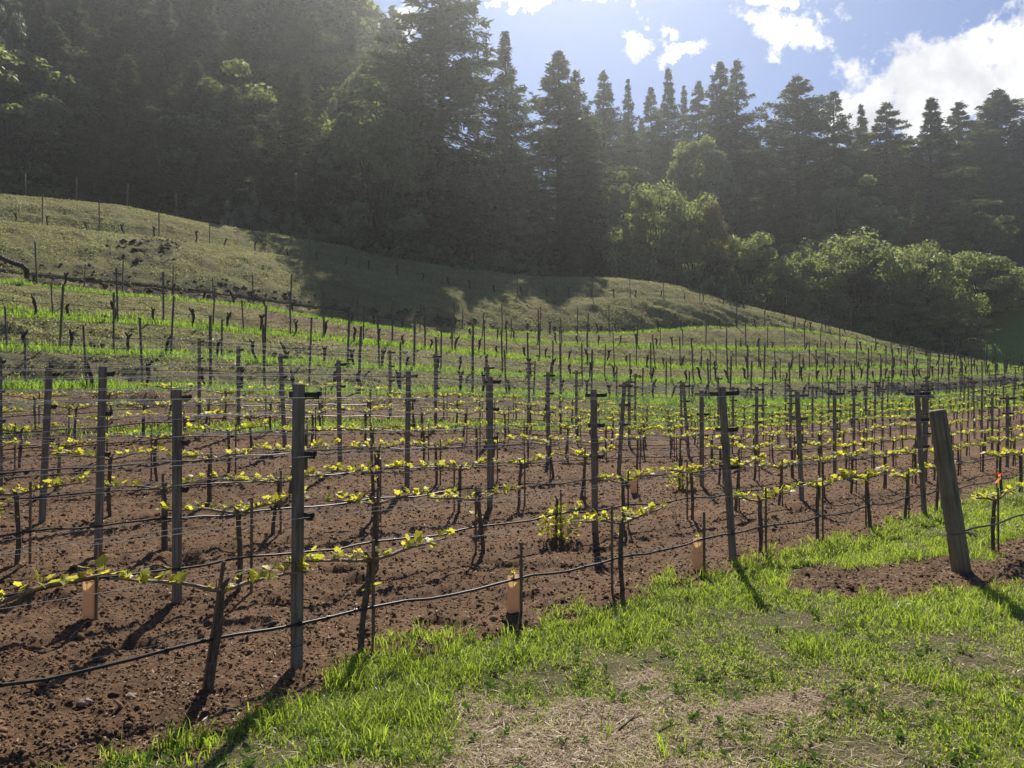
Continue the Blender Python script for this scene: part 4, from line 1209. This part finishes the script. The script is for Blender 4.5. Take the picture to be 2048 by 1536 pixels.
def broadleaf(seed, H=12.0, Rw=6.0, mat='oak', nclump=60, leaf=0.17, low=0.12, per=230):
    rg = np.random.default_rng(seed); b = MB()
    th = H * 0.22
    b.tube([(0, 0, -0.8), (0.1, 0, th * 0.5), (0.05, 0.1, th)], [0.42, 0.34, 0.30], 8)
    Ps, Ns, T, SZ = [], [], [], []
    cl = []
    for i in range(nclump):
        # clumps on the shell of an uneven dome
        ph = rg.random() * 6.28; u = rg.random() ** 0.8; el = math.asin(u * 1.15 - 0.15 if u * 1.15 - 0.15 < 1 else 1)
        k = (0.72 + 0.34 * rg.random()) * (1 + 0.14 * math.sin(3 * ph + seed))
        c = np.array([math.cos(ph) * math.cos(el) * Rw * k, math.sin(ph) * math.cos(el) * Rw * k, H * (low + 0.26) + math.sin(el) * (H * (0.62 - low)) * k])
        r = Rw * (0.13 + 0.13 * rg.random()); cl.append((c, r))
    for i in range(int(nclump * 0.35)):
        ph = rg.random() * 6.28; rr = Rw * (0.3 + 0.6 * rg.random())
        cl.append((np.array([math.cos(ph) * rr, math.sin(ph) * rr, H * (low + 0.16 * rg.random())]), Rw * (0.14 + 0.12 * rg.random())))
    for c, r in cl:
        if rg.random() < 0.3:
            m = c * np.array([.45, .45, .62]); b.tube([(0.05, 0.1, th * 0.95), m, c], [0.16, 0.09, 0.03], 4, False)
        n = int(per * (0.7 + 0.6 * rg.random()))
        v = rg.normal(size=(n, 3)); v /= np.linalg.norm(v, axis=1, keepdims=True); v[:, 2] = np.where(v[:, 2] < -0.2, v[:, 2] * 0.4, v[:, 2])
        rad = r * (0.55 + 0.5 * rg.random(n))
        Ps.append(c + v * rad[:, None] * np.array([1.1, 1.1, 0.8])); Ns.append(v + rg.normal(size=(n, 3)) * 0.42 + np.array([0, 0, 0.25]))
        T.append(np.clip(0.15 + 0.45 * rg.random(n) + 0.25 * rg.random(), 0, 0.85)); SZ.append(leaf * (0.6 + 0.8 * rg.random(n)))
    P = np.concatenate(Ps); Nn = np.concatenate(Ns); Nn /= np.linalg.norm(Nn, axis=1, keepdims=True); SZ = np.concatenate(SZ)
    e1 = np.cross(Nn, rg.normal(size=Nn.shape)); e1 /= np.linalg.norm(e1, axis=1, keepdims=True) + 1e-6; e2 = np.cross(Nn, e1)
    V, F = cards(P, e1, e2, SZ, SZ * 0.6)
    return b.mesh('trunk', M['treebark'], True), mesh('crown', V, F, M[mat], False, {'tint': np.repeat(np.concatenate(T), 4)}), H, len(F)


CON = [conifer(1, 30, 6.0, 0.08, 1.0, 1.0), conifer(2, 30, 5.4, 0.08, 0.95, 1.05, 0.55), conifer(3, 30, 6.8, 0.10, 1.1, 0.95, 0.42), conifer(4, 30, 5.6, 0.12, 0.72, 0.95, 0.42), conifer(5, 30, 5.0, 0.08, 0.9, 1.1, 0.6)]
OAK = [broadleaf(11, 12, 6.2), broadleaf(12, 12, 5.4), broadleaf(13, 12, 6.8, nclump=70)]
YOAK = [broadleaf(21, 12, 5.2, 'yoak')]
TALL = [broadleaf(31, 20, 6.0, 'oak', 80, 0.24, 0.25), broadleaf(32, 20, 5.2, 'oak', 70, 0.24, 0.2)]
TALL += [broadleaf(33, 20, 5.8, 'pale', 80, 0.24, 0.25)]
SHR = [broadleaf(51, 4, 2.4, 'pale', 24, 0.11, 0.0, 150), broadleaf(52, 4, 2.6, 'oak', 24, 0.12, 0.0, 150)]


def tree(name, proto, px, ytop, Y, label, group=None, wpx=None, cat='tree', rz=None):
    top = at(px, ytop, Y); zb = ground(top[0], Y)
    H = max(top[2] - zb, 1.5); tm, cm, H0, _ = proto
    s = H / H0; sx = s
    if wpx: sx = (wpx * Y / FPX) / (2 * {30.0: 5.6, 12.0: 6.0, 20.0: 5.6, 4.0: 2.5, 30: 5.6, 12: 6.0, 20: 5.6, 4: 2.5}[H0])
    else: sx = s * random.uniform(0.95, 1.25)
    root = thing(name, label, cat, (top[0], Y, zb), random.random() * 6.28 if rz is None else rz, group, (sx, sx, s))
    link('trunk', tm, root); link('crown', cm, root)
    return root


# trees one can pick out on the skyline
for a in (('conifer', CON[2], 880, -60, 82, 'tall broad conifer at the top centre, its crown cut by the frame', None, 290),
          ('conifer', CON[1], 1010, 55, 88, 'slim pointed conifer just right of the tallest central crown', None, 168),
          ('conifer', CON[0], 1117, 100, 92, 'dark conical conifer standing left of the lower skyline trees', None, 222),
          ('conifer', CON[3], 1152, 135, 97, 'thin conifer half hidden behind the dark conical one', None, 148),
          ('conifer', CON[0], 1208, 140, 120, 'small skyline conifer with layered boughs, right of the dark conical one', None, 135),
          ('conifer', CON[4], 1256, 155, 126, 'slender skyline conifer between two bushier ones', None, 108),
          ('conifer', CON[3], 1302, 170, 132, 'short sparse skyline conifer under the small white clouds', None, 108),
          ('conifer', CON[1], 1336, 132, 126, 'spire shaped skyline conifer under the curved wisp of cloud', None, 114),
          ('conifer', CON[4], 1368, 168, 134, 'thin skyline conifer beside the spire shaped one', None, 94),
          ('conifer', CON[0], 1397, 160, 130, 'layered skyline conifer left of the tall joined pair', None, 121),
          ('conifer', CON[0], 1440, 121, 118, 'left conifer of the tall joined pair on the skyline', None, 148),
          ('conifer', CON[3], 1474, 114, 121, 'right conifer of the tall joined pair, boughs reaching right', None, 148),
          ('conifer', CON[2], 1595, 150, 120, 'broad lone conifer standing right of the gap in the skyline', None, 202),
          ('conifer', CON[3], 1668, 178, 124, 'sparse conifer against the big white cloud, right of the lone broad one', None, 155),
          ('conifer', CON[4], 1722, 206, 130, 'low thin conifer under the big white cloud', None, 128),
          ('conifer', CON[0], 1772, 203, 126, 'dark pointed conifer under the middle of the big cloud', None, 175),
          ('conifer', CON[1], 1862, 192, 120, 'dense conifer below the grey base of the big cloud', None, 189),
          ('conifer', CON[3], 1918, 200, 138, 'open branched conifer left of the tall right edge tree', None, 162),
          ('conifer', CON[2], 1995, 178, 142, 'tall uneven conifer near the right edge of the skyline', None, 189),
          ('conifer', CON[1], 2050, 235, 142, 'conifer cut by the right edge of the picture', None, 148)):
    tree(*a[:5], a[5], a[6] or 'conifers on the skyline', a[7])
for a in (('oak_tree', OAK[0], 1330, 346, 86, 'round sunlit oak rising behind the crest at mid right', 210),
          ('oak_tree', YOAK[0], 1388, 402, 83, 'yellowish oak in front of the round sunlit one', 165),
          ('oak_tree', OAK[1], 1492, 456, 86, 'dark rounded oak right of the yellowish one', 165),
          ('oak_tree', OAK[1], 1566, 512, 85, 'small low oak between two larger ones', 120),
          ('oak_tree', OAK[2], 1705, 446, 91, 'wide spreading oak with a lit domed top', 235),
          ('oak_tree', OAK[0], 1858, 468, 89, 'oak with a lit flat top right of the widest oak', 175),
          ('oak_tree', OAK[1], 1962, 494, 93, 'oak near the right edge with sunlit shoulders', 170),
          ('oak_tree', OAK[2], 2052, 536, 108, 'tall dark oak cut by the right edge behind the lawn', 170),
          ('oak_tree', OAK[0], 1880, 590, 85, 'low oak with sunlit boughs in front of the dark right hand oaks', 150),
          ('oak_tree', OAK[1], 1800, 590, 85, 'shaded oak low in front of the wide spreading one', 170),
          ('oak_tree', OAK[0], 1612, 492, 87, 'rounded oak just left of the wide spreading one', 150),
          ('oak_tree', OAK[2], 2056, 552, 95, 'low spreading oak above the bright lawn at the right edge', 190),
          ('oak_tree', OAK[0], 1985, 528, 101, 'dark oak behind the one above the bright lawn', 160),
          ('oak_tree', OAK[1], 1425, 468, 84, 'small oak tucked below the yellowish one', 110),
          ('broadleaf_tree', TALL[0], 1412, 250, 108, 'pale broadleaf tree rising among the conifers above the oaks', 130),
          ('broadleaf_tree', TALL[1], 1240, 340, 92, 'sunlit broadleaf tree left of the round oak', 110),
          ('broadleaf_tree', TALL[0], 715, 100, 88, 'yellow green broadleaf crown standing out high in the hazy forest', 140),
          ('broadleaf_tree', TALL[1], 1700, 330, 106, 'dull broadleaf tree above the widest oak', 170),
          ('broadleaf_tree', TALL[0], 1930, 400, 116, 'broadleaf tree with a lit top above the right hand oaks', 150),
          ('broadleaf_tree', TALL[2], 25, -20, 93, 'grey green broadleaf tree catching light at the upper left edge', 130),
          ('shrub', SHR[0], 1292, 488, 80, 'pale grey leafed shrub at the foot of the round oak', 75),
          ('shrub', SHR[0], 505, 378, 70, 'pale shrub glinting at the forest edge on the left', 70),
          ('shrub', SHR[0], 460, 400, 69, 'small pale shrub left of the glinting one at the forest edge', 50),
          ('shrub', SHR[0], 770, 410, 78, 'pale shrub in the dark forest edge above the crest', 80),
          ('shrub', SHR[1], 1420, 545, 80, 'green shrub behind the crest below the yellowish oak', 60),
          ('shrub', SHR[1], 1350, 520, 81, 'green shrub beside the pale one under the round oak', 60)):
    tree(a[0], a[1], a[2], a[3], a[4], a[5], 'oaks and broadleaf trees below the conifers' if a[0] != 'shrub' else 'shrubs at the forest edge', a[6], 'tree' if a[0] != 'shrub' else 'shrub')

# the dense stand: rows of trees up the slope, each its own object
skyx = [-300, 0, 640, 760, 800, 980, 1060, 1150, 1250, 1420, 1510, 1560, 1640, 2200]
skyy = [-90, -90, -70, -30, 110, 150, 230, 240, 270, 280, 300, 290, 290, 290]
cnt = 0
def stand(Y, x0, x1, dx, dlo, dhi, pb, lab, grp, ymin=-400):
    global cnt
    x = x0 + random.uniform(0, dx)
    while x < x1:
        yt = np.interp(x, skyx, skyy) + random.uniform(dlo, dhi)
        if random.random() < pb: nm, pr, lb = 'broadleaf_tree', random.choice(TALL), lab[1]
        else: nm, pr, lb = 'conifer', random.choice(CON), lab[0]
        tree(nm, pr, x, max(yt, ymin), Y + random.uniform(-3, 3), lb, grp); cnt += 1
        x += dx * random.uniform(0.7, 1.3)


LF_ = ('dark hazy conifer in the dense forest at the upper left', 'hazy broadleaf tree in the dense forest at the upper left')
MF_ = ('shadowy conifer at the forest edge behind the crest', 'shadowy broadleaf tree at the forest edge behind the crest')
RF_ = ('dim conifer on the wooded slope behind the oaks', 'dim broadleaf tree on the wooded slope behind the oaks')
stand(130, -300, 790, 62, -70, 0, 0.1, LF_, 'trees of the upper left forest')
stand(118, -260, 800, 95, -10, 60, 0.05, LF_, 'trees of the upper left forest')
stand(102, -260, 860, 85, 0, 130, 0.1, LF_, 'trees of the upper left forest')
stand(93, -260, 350, 90, 80, 260, 0.3, LF_, 'trees of the upper left forest')
stand(86, 330, 1130, 72, 150, 300, 0.35, MF_, 'trees of the forest edge')
stand(78, 420, 1000, 170, 170, 300, 0.5, MF_, 'trees of the forest edge', 130)
stand(97, 950, 1320, 62, 60, 170, 0.2, MF_, 'trees of the forest edge')
stand(108, 1180, 1850, 66, 30, 140, 0.2, RF_, 'trees of the right hand slope')
stand(97, 1420, 1840, 74, 110, 230, 0.35, RF_, 'trees of the right hand slope')
stand(146, 1120, 2160, 52, -50, 20, 0.15, RF_, 'trees of the right hand slope')
stand(136, 1120, 2160, 58, -40, 30, 0.12, RF_, 'trees of the right hand slope')
# undergrowth at the forest edge
for i in range(34):
    x = -150 + i * 45 + random.uniform(-20, 20)
    if x > 1300: break
    Yb = np.interp(x, xs, LY['R']) + random.uniform(9, 14)
    yb = np.interp(x, LN['R'][0], LN['R'][1])
    if 1060 < x < 1250 or x < 480: continue
    tree('shrub', SHR[1], x, yb - random.uniform(25, 75), Yb, 'dark shrub in the shade between the crest and the forest', 'shaded shrubs along the crest', random.uniform(70, 130), 'shrub')

# ------------------------------------------------------------------ haze
b = MB(); x0, x1, y0, y1, z0, z1 = -345, 345, -14, 306, -2.2, 112
b.add([(x0, y0, z0), (x1, y0, z0), (x1, y1, z0), (x0, y1, z0), (x0, y0, z1), (x1, y0, z1), (x1, y1, z1), (x0, y1, z1)],
      [(3, 2, 1, 0), (4, 5, 6, 7), (0, 1, 5, 4), (1, 2, 6, 5), (2, 3, 7, 6), (3, 0, 4, 7)])
m, t, out = newmat('haze_air')
pv = t.nodes.new('ShaderNodeVolumePrincipled'); pv.inputs['Color'].default_value = (0.90, 0.95, 0.97, 1)
pv.inputs['Density'].default_value = 0.00068; pv.inputs['Anisotropy'].default_value = 0.80
t.links.new(pv.outputs[0], out.inputs['Volume'])
tag(link('haze', b.mesh('haze', m)), kind='stuff')
